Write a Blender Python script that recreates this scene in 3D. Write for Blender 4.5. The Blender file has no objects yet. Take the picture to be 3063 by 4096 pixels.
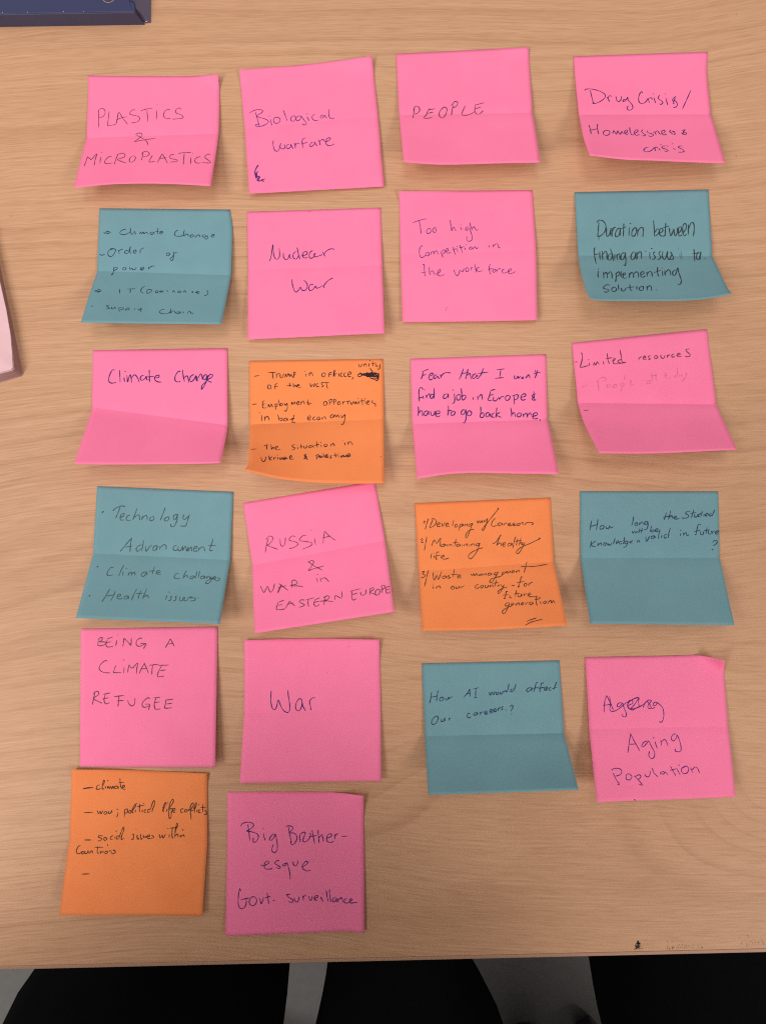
import bpy, bmesh, math, random
from mathutils import Vector, Matrix, Euler
random.seed(7)
R = math.radians
scene = bpy.context.scene
COL = scene.collection
TT = 0.73                      # height of the table top
MM = 0.001

# ------------------------------------------------------------------ camera, light, exposure
cam_d = bpy.data.cameras.new('camera'); cam = bpy.data.objects.new('camera', cam_d); COL.objects.link(cam)
cam_d.sensor_fit = 'VERTICAL'; cam_d.sensor_height = 34.6; cam_d.lens = 25.0
cam_d.clip_start = 0.01; cam_d.clip_end = 60
cam.location = (0, 0, TT + 0.41352)
cam.rotation_euler = Euler((R(2.7387), R(1.0088), 0), 'XYZ')
scene.camera = cam
scene.render.resolution_x, scene.render.resolution_y = 765, 1024

world = bpy.data.worlds.new('World'); scene.world = world; world.use_nodes = True
wb = world.node_tree.nodes['Background']
wb.inputs[0].default_value = (1.0, 0.985, 0.965, 1); wb.inputs[1].default_value = 0.395

def area(name, loc, aim, sx, sy, power, col):
    d = bpy.data.lights.new(name, 'AREA'); d.shape = 'RECTANGLE'; d.size = sx; d.size_y = sy
    d.energy = power; d.color = col
    o = bpy.data.objects.new(name, d); COL.objects.link(o); o.location = loc
    o.rotation_euler = (Vector(aim) - Vector(loc)).to_track_quat('-Z', 'Y').to_euler()
    return o
LC = (1.0, 0.985, 0.965)
area('ceiling_light', (-1.80, -1.40, 2.65), (-1.80, -1.40, 0), 1.0, 1.0, 44.6, LC)
area('ceiling_light', (1.90, -1.40, 2.65), (1.90, -1.40, 0), 1.0, 1.0, 49.4, LC)
area('ceiling_light', (-1.20, -0.30, 2.65), (-1.20, -0.30, 0), 0.8, 0.8, 21.6, LC)
area('ceiling_light', (-0.05, 0.50, 2.65), (-0.05, 0.50, 0), 0.6, 0.6, 7.0, LC)

vs = scene.view_settings
vs.view_transform = 'Standard'; vs.look = 'None'; vs.gamma = 1; vs.use_curve_mapping = False; vs.exposure = 0.0
scene.cycles.max_bounces = 8; scene.cycles.use_denoising = False; scene.cycles.use_adaptive_sampling = False
scene.cycles.pixel_filter_type = 'BLACKMAN_HARRIS'; scene.cycles.filter_width = 1.1

# ------------------------------------------------------------------ helpers
def tag(o, label=None, cat=None, group=None, kind=None):
    for k, v in (('label', label), ('category', cat), ('group', group), ('kind', kind)):
        if v: o[k] = v
    return o
def empty(name, loc=(0, 0, 0), rz=0):
    o = bpy.data.objects.new(name, None); COL.objects.link(o); o.location = loc; o.rotation_euler = (0, 0, rz)
    o.empty_display_size = .05
    return o
def link(name, me, mat, parent=None, smooth=False):
    o = bpy.data.objects.new(name, me); COL.objects.link(o)
    if mat and not me.materials: me.materials.append(mat)
    if smooth:
        for p in me.polygons: p.use_smooth = True
    if parent: o.parent = parent
    return o
def from_bm(name, bm, mat, parent=None, smooth=False):
    me = bpy.data.meshes.new(name); bmesh.ops.recalc_face_normals(bm, faces=bm.faces[:]); bm.to_mesh(me); bm.free()
    return link(name, me, mat, parent, smooth)
def bevel(bm, w, seg=3):
    bmesh.ops.bevel(bm, geom=bm.edges[:], offset=w, segments=seg, profile=.6, affect='EDGES')
def box_bm(x0, x1, y0, y1, z0, z1, bw=0, seg=3):
    bm = bmesh.new(); bmesh.ops.create_cube(bm, size=1)
    for v in bm.verts:
        v.co = Vector(((x0 + x1) / 2 + v.co.x * (x1 - x0), (y0 + y1) / 2 + v.co.y * (y1 - y0), (z0 + z1) / 2 + v.co.z * (z1 - z0)))
    if bw: bevel(bm, bw, seg)
    return bm
def cyl_bm(a, b, r, n=24, r2=None):
    a, b = Vector(a), Vector(b); bm = bmesh.new()
    bmesh.ops.create_cone(bm, cap_ends=True, segments=n, radius1=r, radius2=r if r2 is None else r2, depth=(b - a).length)
    bmesh.ops.transform(bm, matrix=Matrix.Translation((a + b) / 2) @ (b - a).to_track_quat('Z', 'Y').to_matrix().to_4x4(), verts=bm.verts[:])
    return bm

class NT:
    """Tiny node-tree writer."""
    def __init__(s, name):
        s.m = bpy.data.materials.new(name); s.m.use_nodes = True; s.t = s.m.node_tree
        s.b = s.t.nodes['Principled BSDF']; s.out = s.t.nodes['Material Output']
    def n(s, kind, **kw):
        nd = s.t.nodes.new(kind)
        for k, v in kw.items():
            if k.startswith('_'): setattr(nd, k[1:], v)
        for k, v in kw.items():
            if not k.startswith('_'):
                key = int(k[1:]) if k[0] == 'i' and k[1:].isdigit() else k.replace('__', ' ')
                if isinstance(v, bpy.types.NodeSocket): s.t.links.new(v, nd.inputs[key])
                else: nd.inputs[key].default_value = v
        return nd
    def l(s, a, b): s.t.links.new(a, b)
    def math(s, op, a, b=0.0, c=0.0): return s.n('ShaderNodeMath', _operation=op, i0=a, i1=b, i2=c).outputs[0]
    def ramp(s, fac, stops, interp='LINEAR'):
        r = s.n('ShaderNodeValToRGB', i0=fac); r.color_ramp.interpolation = interp
        while len(r.color_ramp.elements) < len(stops): r.color_ramp.elements.new(.5)
        for e, (p, c) in zip(r.color_ramp.elements, stops):
            e.position = p; e.color = c if len(c) == 4 else (*c, 1)
        return r.outputs[0]
    def mix(s, fac, a, b, mode='MIX'):
        m = s.n('ShaderNodeMix', _data_type='RGBA', _blend_type=mode)
        for k, v in ((0, fac), (6, a), (7, b)):
            if isinstance(v, bpy.types.NodeSocket): s.l(v, m.inputs[k])
            else: m.inputs[k].default_value = v if k == 0 else ((*v, 1) if len(v) == 3 else v)
        return m.outputs[2]
    def noise(s, vec, scale, detail=4, rough=.55, dist=0.0):
        return s.n('ShaderNodeTexNoise', Vector=vec, Scale=scale, Detail=detail, Roughness=rough, Distortion=dist).outputs[0]
    def mapping(s, vec, scale=(1, 1, 1), rot=(0, 0, 0), loc=(0, 0, 0)):
        return s.n('ShaderNodeMapping', Vector=vec, Scale=scale, Rotation=rot, Location=loc).outputs[0]
    def obj(s): return s.n('ShaderNodeTexCoord').outputs['Object']

def plain(name, col, rough=.6, spec=.3, noise=.12, scale=60.0, bump=0.0):
    t = NT(name); o = t.obj(); f = t.noise(o, scale, 5)
    c = t.mix(f, tuple(x * (1 - noise) for x in col), tuple(x * (1 + noise) for x in col))
    t.l(c, t.b.inputs['Base Color']); t.b.inputs['Roughness'].default_value = rough; t.b.inputs['Specular IOR Level'].default_value = spec
    if bump:
        bp = t.n('ShaderNodeBump', Strength=bump, Distance=.0004, Height=t.noise(o, scale * 6, 3)); t.l(bp.outputs[0], t.b.inputs['Normal'])
    return t.m

# ------------------------------------------------------------------ materials
def wood():
    t = NT('beech_laminate'); o = t.obj()
    sep = t.n('ShaderNodeSeparateXYZ', i0=o); X, Y = sep.outputs[0], sep.outputs[1]
    def bump_at(cx, cy, rx, ry, a):                  # a flat-sawn swirl that pushes the growth lines into an arch
        dx = t.math('DIVIDE', t.math('SUBTRACT', X, cx), rx); dy = t.math('DIVIDE', t.math('SUBTRACT', Y, cy), ry)
        r = t.math('ADD', t.math('MULTIPLY', dx, dx), t.math('MULTIPLY', dy, dy))
        return t.math('MULTIPLY', t.math('POWER', 2.718, t.math('MULTIPLY', r, -1.0)), a)
    w1 = t.noise(t.mapping(o, (1.6, 2.6, 1), loc=(3.1, 1.7, 0)), 1.0, 2, .5)
    w2 = t.noise(t.mapping(o, (7, 14, 1), loc=(8.3, 2.9, 0)), 1.0, 2, .5)
    y = t.math('ADD', Y, t.math('MULTIPLY', t.math('SUBTRACT', w1, .5), .10))
    y = t.math('ADD', y, t.math('MULTIPLY', t.math('SUBTRACT', w2, .5), .010))
    y = t.math('SUBTRACT', y, t.math('MULTIPLY', bump_at(.30, .34, .22, .30, 1.0), t.math('MULTIPLY', X, .10)))
    F = t.math('ADD', y, bump_at(.075, -.118, .095, .052, -.058)); F = t.math('ADD', F, bump_at(.20, -.145, .05, .040, .040)); F = t.math('ADD', F, bump_at(-.30, -.02, .12, .05, .030))
    v = t.n('ShaderNodeCombineXYZ', i0=X, i1=y, i2=0.0).outputs[0]
    vF = t.n('ShaderNodeCombineXYZ', i0=X, i1=F, i2=0.0).outputs[0]
    mr = lambda f, a, b, lo, hi: t.n('ShaderNodeMapRange', i0=f, i1=a, i2=b, i3=lo, i4=hi).outputs[0]
    tone = t.noise(t.mapping(v, (1.2, 18, 1)), 1.0, 3, .5)
    ring = t.noise(t.mapping(vF, (.22, 15, 1), loc=(5, 7, 0)), 1.0, 1.0, .4)
    saw = t.math('FRACT', t.math('MULTIPLY', ring, 12.0))          # latewood: darkens slowly, then ends in a sharp line
    late = t.math('MULTIPLY', t.math('POWER', saw, 5.0), mr(saw, .93, 1.0, 1.0, 0.0))
    msk = mr(t.noise(t.mapping(v, (4, 16, 1), loc=(9, 1, 0)), 1.0, 2), .34, .62, .04, .50)
    strand = t.noise(t.mapping(v, (3.2, 520, 1), loc=(1, 4, 0)), 1.0, 2, .55)
    strand2 = t.noise(t.mapping(v, (8, 980, 1), loc=(6, 2, 0)), 1.0, 2, .55)
    pore = t.noise(t.mapping(v, (60, 1500, 1)), 1.0, 2, .6)
    dens = t.math('MULTIPLY', mr(t.noise(t.mapping(o, (4, 7, 1), loc=(1, 6, 0)), 1.0, 2), .35, .65, .35, 1.0), mr(X, -.24, .16, 1.15, .55))
    c = t.ramp(tone, [(.25, (.520, .276, .151)), (.5, (.543, .292, .163)), (.75, (.567, .309, .175))])
    c = t.mix(t.math('MULTIPLY', late, msk), c, (.310, .138, .062))
    c = t.mix(t.math('MULTIPLY', mr(strand, .54, .72, 0.0, .30), dens), c, (.345, .160, .076))
    c = t.mix(t.math('MULTIPLY', mr(strand2, .54, .70, 0.0, .36), dens), c, (.345, .160, .076))
    c = t.mix(mr(strand2, .46, .30, 0.0, .26), c, (.700, .420, .255))
    c = t.mix(mr(pore, .50, .72, 0.0, .42), c, (.330, .155, .075))
    c = t.mix(mr(pore, .48, .28, 0.0, .22), c, (.700, .420, .255))
    fib = pore
    t.l(c, t.b.inputs['Base Color'])
    t.b.inputs['Roughness'].default_value = .52; t.b.inputs['Specular IOR Level'].default_value = .28
    bp = t.n('ShaderNodeBump', Strength=.10, Distance=.0003, Height=fib); t.l(bp.outputs[0], t.b.inputs['Normal'])
    return t.m
def paper(name, col, dark):
    t = NT(name); o = t.obj()
    fine = t.noise(t.mapping(o, (1, 2.2, 1)), 1500, 3, .6); soft = t.noise(o, 55, 3)
    f = t.math('ADD', t.math('MULTIPLY', fine, .45), t.math('MULTIPLY', soft, .55))
    c = t.mix(t.n('ShaderNodeMapRange', i0=f, i1=.36, i2=.64, i3=0.0, i4=1.0).outputs[0], dark, col)
    t.l(c, t.b.inputs['Base Color']); t.b.inputs['Roughness'].default_value = .78; t.b.inputs['Specular IOR Level'].default_value = .18
    bp = t.n('ShaderNodeBump', Strength=.12, Distance=.0002, Height=fine); t.l(bp.outputs[0], t.b.inputs['Normal'])
    tr = t.n('ShaderNodeBsdfTranslucent', Color=c)
    mx = t.n('ShaderNodeMixShader', i0=.08, i1=t.b.outputs[0], i2=tr.outputs[0]); t.l(mx.outputs[0], t.out.inputs[0])
    return t.m
def ink(name, col, lo, hi, scale):
    """Ink or lead that skips over the paper's tooth: part of each stroke stays bare."""
    t = NT(name); o = t.obj()
    t.b.inputs['Base Color'].default_value = (*col, 1); t.b.inputs['Roughness'].default_value = .6; t.b.inputs['Specular IOR Level'].default_value = .2
    f = t.n('ShaderNodeMapRange', i0=t.noise(o, scale, 2), i1=.35, i2=.65, i3=lo, i4=hi).outputs[0]
    t.l(f, t.b.inputs['Alpha'])
    return t.m
WOOD = wood()
PAPER = {'pink': paper('pink_paper', (.995, .222, .400), (.97, .205, .375)),
         'teal': paper('teal_paper', (.178, .338, .374), (.160, .310, .345)),
         'orange': paper('orange_paper', (.93, .268, .088), (.87, .243, .076))}
INK = {'pencil': ink('pencil_lead', (.085, .035, .060), .50, .88, 2600), 'smudge': ink('rubbed_graphite', (.05, .075, .08), .10, .40, 1500), 'faint': ink('erased_lead', (.30, .045, .10), .06, .30, 1800),
       'graphite': ink('soft_graphite', (.030, .040, .045), .55, .95, 2200), 'grey': ink('hard_graphite', (.060, .078, .083), .42, .82, 2400),
       'blue': ink('blue_ink', (.045, .015, .130), .80, 1.0, 1500), 'violet': ink('violet_ink', (.085, .018, .170), .65, .98, 1800),
       'navy': ink('navy_ink', (.022, .030, .105), .62, .97, 1800), 'slate': ink('smeared_blue_ink', (.030, .040, .115), .6, .97, 1500),
       'black': ink('black_ink', (.022, .010, .018), .75, 1.0, 1800), 'brown': ink('dark_lead', (.045, .028, .018), .6, .95, 2400)}
FLOOR = plain('grey_vinyl_floor', (.098, .089, .082), .55, .3, .18, 90)
BLACK = plain('black_cotton', (.0034, .0033, .0035), .95, .03, .35, 420, .5)
SHIRT = plain('charcoal_jersey', (.03, .03, .034), .9, .1, .2, 300, .3)
SKIN = plain('skin', (.52, .30, .21), .5, .35, .06, 40)
HAIR = plain('dark_hair', (.02, .014, .010), .6, .3, .3, 200)
METAL = plain('dark_grey_steel', (.10, .10, .105), .4, .5, .06, 80)
PLASTIC = plain('black_plastic', (.012, .012, .013), .45, .4, .1, 80)

# ------------------------------------------------------------------ the setting: floor and table
bm = bmesh.new(); bmesh.ops.create_grid(bm, x_segments=2, y_segments=2, size=4)
tag(from_bm('floor', bm, FLOOR), kind='structure')

TR = R(1.83)
table = empty('table', (0, 0, 0), TR)
tag(table, 'beech laminate table with fine straight grain under all the notes', 'table')
FE = -0.2245                                        # the near edge, in the table's own frame
TX0, TX1, TY1 = -0.80, 0.80, 0.575
bm = box_bm(TX0, TX1, FE + .0022, TY1, TT - .028, TT, .00008, 1)
top = from_bm('tabletop', bm, WOOD, table)
# the edge band along the near side, a rounded strip glued on, a little paler and pinker than the top
t = NT('edge_band'); o = t.obj()
c = t.mix(t.noise(t.mapping(o, (8, 300, 300)), 1.0, 3), (.36, .185, .115), (.47, .26, .165)); t.l(c, t.b.inputs['Base Color']); t.b.inputs['Roughness'].default_value = .5
from_bm('edge_band', box_bm(TX0, TX1, FE, FE + .00215, TT - .0278, TT - .00005, .0007, 3), t.m, table)
for lx in (TX0 + .07, TX1 - .07):
    for ly in (FE + .08, TY1 - .07):
        from_bm('leg', box_bm(lx - .02, lx + .02, ly - .02, ly + .02, 0, TT - .0285, .003, 2), METAL, table)
from_bm('frame_rail', box_bm(TX0 + .0925, TX1 - .0925, TY1 - .085, TY1 - .055, TT - .078, TT - .029, .002, 2), METAL, table)
# worn patches on the near edge: a black scuff and rows of small dark nicks
SCUFF = ink('black_scuff', (.032, .030, .030), .30, 1.0, 1300)
def spot(bm, x, y, rx, ry, z, n=9, rz=0.0):
    a0 = random.random() * 6
    vs_ = []
    for i in range(n):
        a = 2 * math.pi * i / n; k = random.uniform(.55, 1.15)
        px, py = rx * k * math.cos(a), ry * k * math.sin(a)
        vs_.append(bm.verts.new((x + px * math.cos(rz) - py * math.sin(rz), y + px * math.sin(rz) + py * math.cos(rz), z)))
    f = bm.faces.new(vs_)
    if f.normal.z < 0: f.normal_flip()
def tab(x, y):                                      # world mm on the table -> the table's own frame
    v = Matrix.Rotation(-TR, 3, 'Z') @ Vector((x * MM, y * MM, 0)); return v.x, v.y
bm = bmesh.new()
for k in range(18):
    q = random.random(); x, y = tab(129.6 + 1.5 * q + random.gauss(0, .6), -216.9 + 3.4 * q + random.gauss(0, .5)); spot(bm, x, max(y, FE + .0030), random.uniform(.00035, .0008), random.uniform(.0004, .0009), TT + .00008)
from_bm('scuff_mark', bm, SCUFF, table)
NICK = ink('edge_nicks', (.10, .055, .038), .18, .62, 2500)
for g0, g1, dy, num in ((139, 159, 0.0, 44), (178, 203, .002, 40)):
    bm = bmesh.new()
    for k in range(num):
        gx = random.uniform(g0, g1) if k % 3 else random.uniform(g0, g0 + (g1 - g0) * .55)
        x, y = tab(gx, 0); y = FE + .0032 + abs(random.gauss(0, .0015)) + dy * random.random() * 1.6
        spot(bm, x, y, random.uniform(.00010, .00028), random.uniform(.0002, .0009), TT + .00008, 6)
    from_bm('worn_nicks', bm, NICK, table)
bm = bmesh.new()
for k in range(3):
    x, y = tab(123.2 + k * 1.2, 0); spot(bm, x, FE + .0036, .0007, .0004, TT + .00008, 7)
from_bm('scuff_mark', bm, NICK, table)
FLECK = plain('dark_fleck', (.06, .03, .018), .8, .1, .2, 900)
for px, py, rx, ry in ((194.9, 305.3, .0002, .0006), (61.5, 186.5, .0003, .0003), (-203, 180, .0003, .00018), (-221, 190.5, .0004, .0002), (154, 104, .0004, .0002), (193, 222, .0003, .0003)):
    bm = bmesh.new(); x, y = tab(px, py); spot(bm, x, y, rx, ry, TT + .00008, 7)
    from_bm('grain_fleck', bm, FLECK, table)

# ------------------------------------------------------------------ sticky notes
def cr(pts, n):
    """Catmull-Rom through pts (tuples of any length), n steps per span."""
    if len(pts) < 3:
        a, b = pts[0], pts[-1]
        return [tuple(a[k] + (b[k] - a[k]) * i / n for k in range(len(a))) for i in range(n + 1)]
    P = [tuple(2 * a - b for a, b in zip(pts[0], pts[1]))] + list(pts) + [tuple(2 * a - b for a, b in zip(pts[-1], pts[-2]))]
    out = []
    for i in range(1, len(P) - 2):
        p0, p1, p2, p3 = P[i - 1:i + 3]
        for j in range(n):
            t = j / n
            out.append(tuple(0.5 * (2 * b + (c - a) * t + (2 * a - 5 * b + 4 * c - d) * t * t + (3 * b - a - 3 * c + d) * t ** 3)
                             for a, b, c, d in zip(p0, p1, p2, p3)))
    out.append(tuple(pts[-1]))
    return out
def along(poly, m):
    """m+1 points evenly spaced by length."""
    L = [0.0]
    for a, b in zip(poly, poly[1:]): L.append(L[-1] + math.dist(a, b))
    out, k = [], 0
    for i in range(m + 1):
        d = L[-1] * i / m
        while k < len(poly) - 2 and L[k + 1] < d: k += 1
        f = (d - L[k]) / max(1e-9, L[k + 1] - L[k])
        out.append(tuple(a + (b - a) * f for a, b in zip(poly[k], poly[k + 1])))
    return out
M = 40
class Sheet:
    """A curled square note: two side edges (each an upper and a lower run that meet at the fold), bowed top and bottom edges, lifted corners."""
    def __init__(s, d):
        s.e = {}
        for k in 'LR':
            s.e[k] = along(cr(d[k][0], 10), M) + along(cr(d[k][1], 10), M)[1:]
        s.bot = cr([(0, 0, 0, 0)] + d.get('bot', []) + [(1, 0, 0, 0)], 8)
        s.top = cr([(0, 0, 0, 0)] + d.get('top', []) + [(1, 0, 0, 0)], 8)
        s.cor = d.get('cor', [])
        s.ph = d.get('ph', 0.0)
    @staticmethod
    def _bow(c, u):
        for a, b in zip(c, c[1:]):
            if u <= b[0] or b is c[-1]:
                f = (u - a[0]) / max(1e-9, b[0] - a[0])
                return [a[k] + (b[k] - a[k]) * f for k in (1, 2, 3)]
    def at(s, u, v):
        x = min(max(v, 0), 1) * 2 * M
        i = min(int(x), 2 * M - 1); f = x - i
        p = []
        for k in range(3):
            l = s.e['L'][i][k] + (s.e['L'][i + 1][k] - s.e['L'][i][k]) * f
            r = s.e['R'][i][k] + (s.e['R'][i + 1][k] - s.e['R'][i][k]) * f
            p.append(l + (r - l) * u)
        if v > .5 and len(s.bot) > 2:
            w = ((v - .5) * 2) ** 2
            p = [a + w * b for a, b in zip(p, s._bow(s.bot, u))]
        if v < .16 and len(s.top) > 2:
            w = (1 - v / .16) ** 2
            p = [a + w * b for a, b in zip(p, s._bow(s.top, u))]
        for cu, cv, ru, rv, dx, dy, dz in s.cor:
            w = 1 - abs(u - cu) / ru - abs(v - cv) / rv
            if w > 0:
                w = w ** 1.5
                p[0] += dx * w; p[1] += dy * w; p[2] += dz * w
        # the faint buckle that paper keeps
        p[2] += (.22 * math.sin(5.1 * u + s.ph) * math.sin(4.3 * v + 1.7 * s.ph) + .10 * math.sin(11 * u - 7 * v + 2.3 * s.ph)) * min(1, 5 * v) * min(1, .25 + abs(v - .5) * 3)
        p[2] -= .42 * math.exp(-abs(v - .5) / .035) * min(1, max(0, p[2] - .5))
        return p


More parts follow.
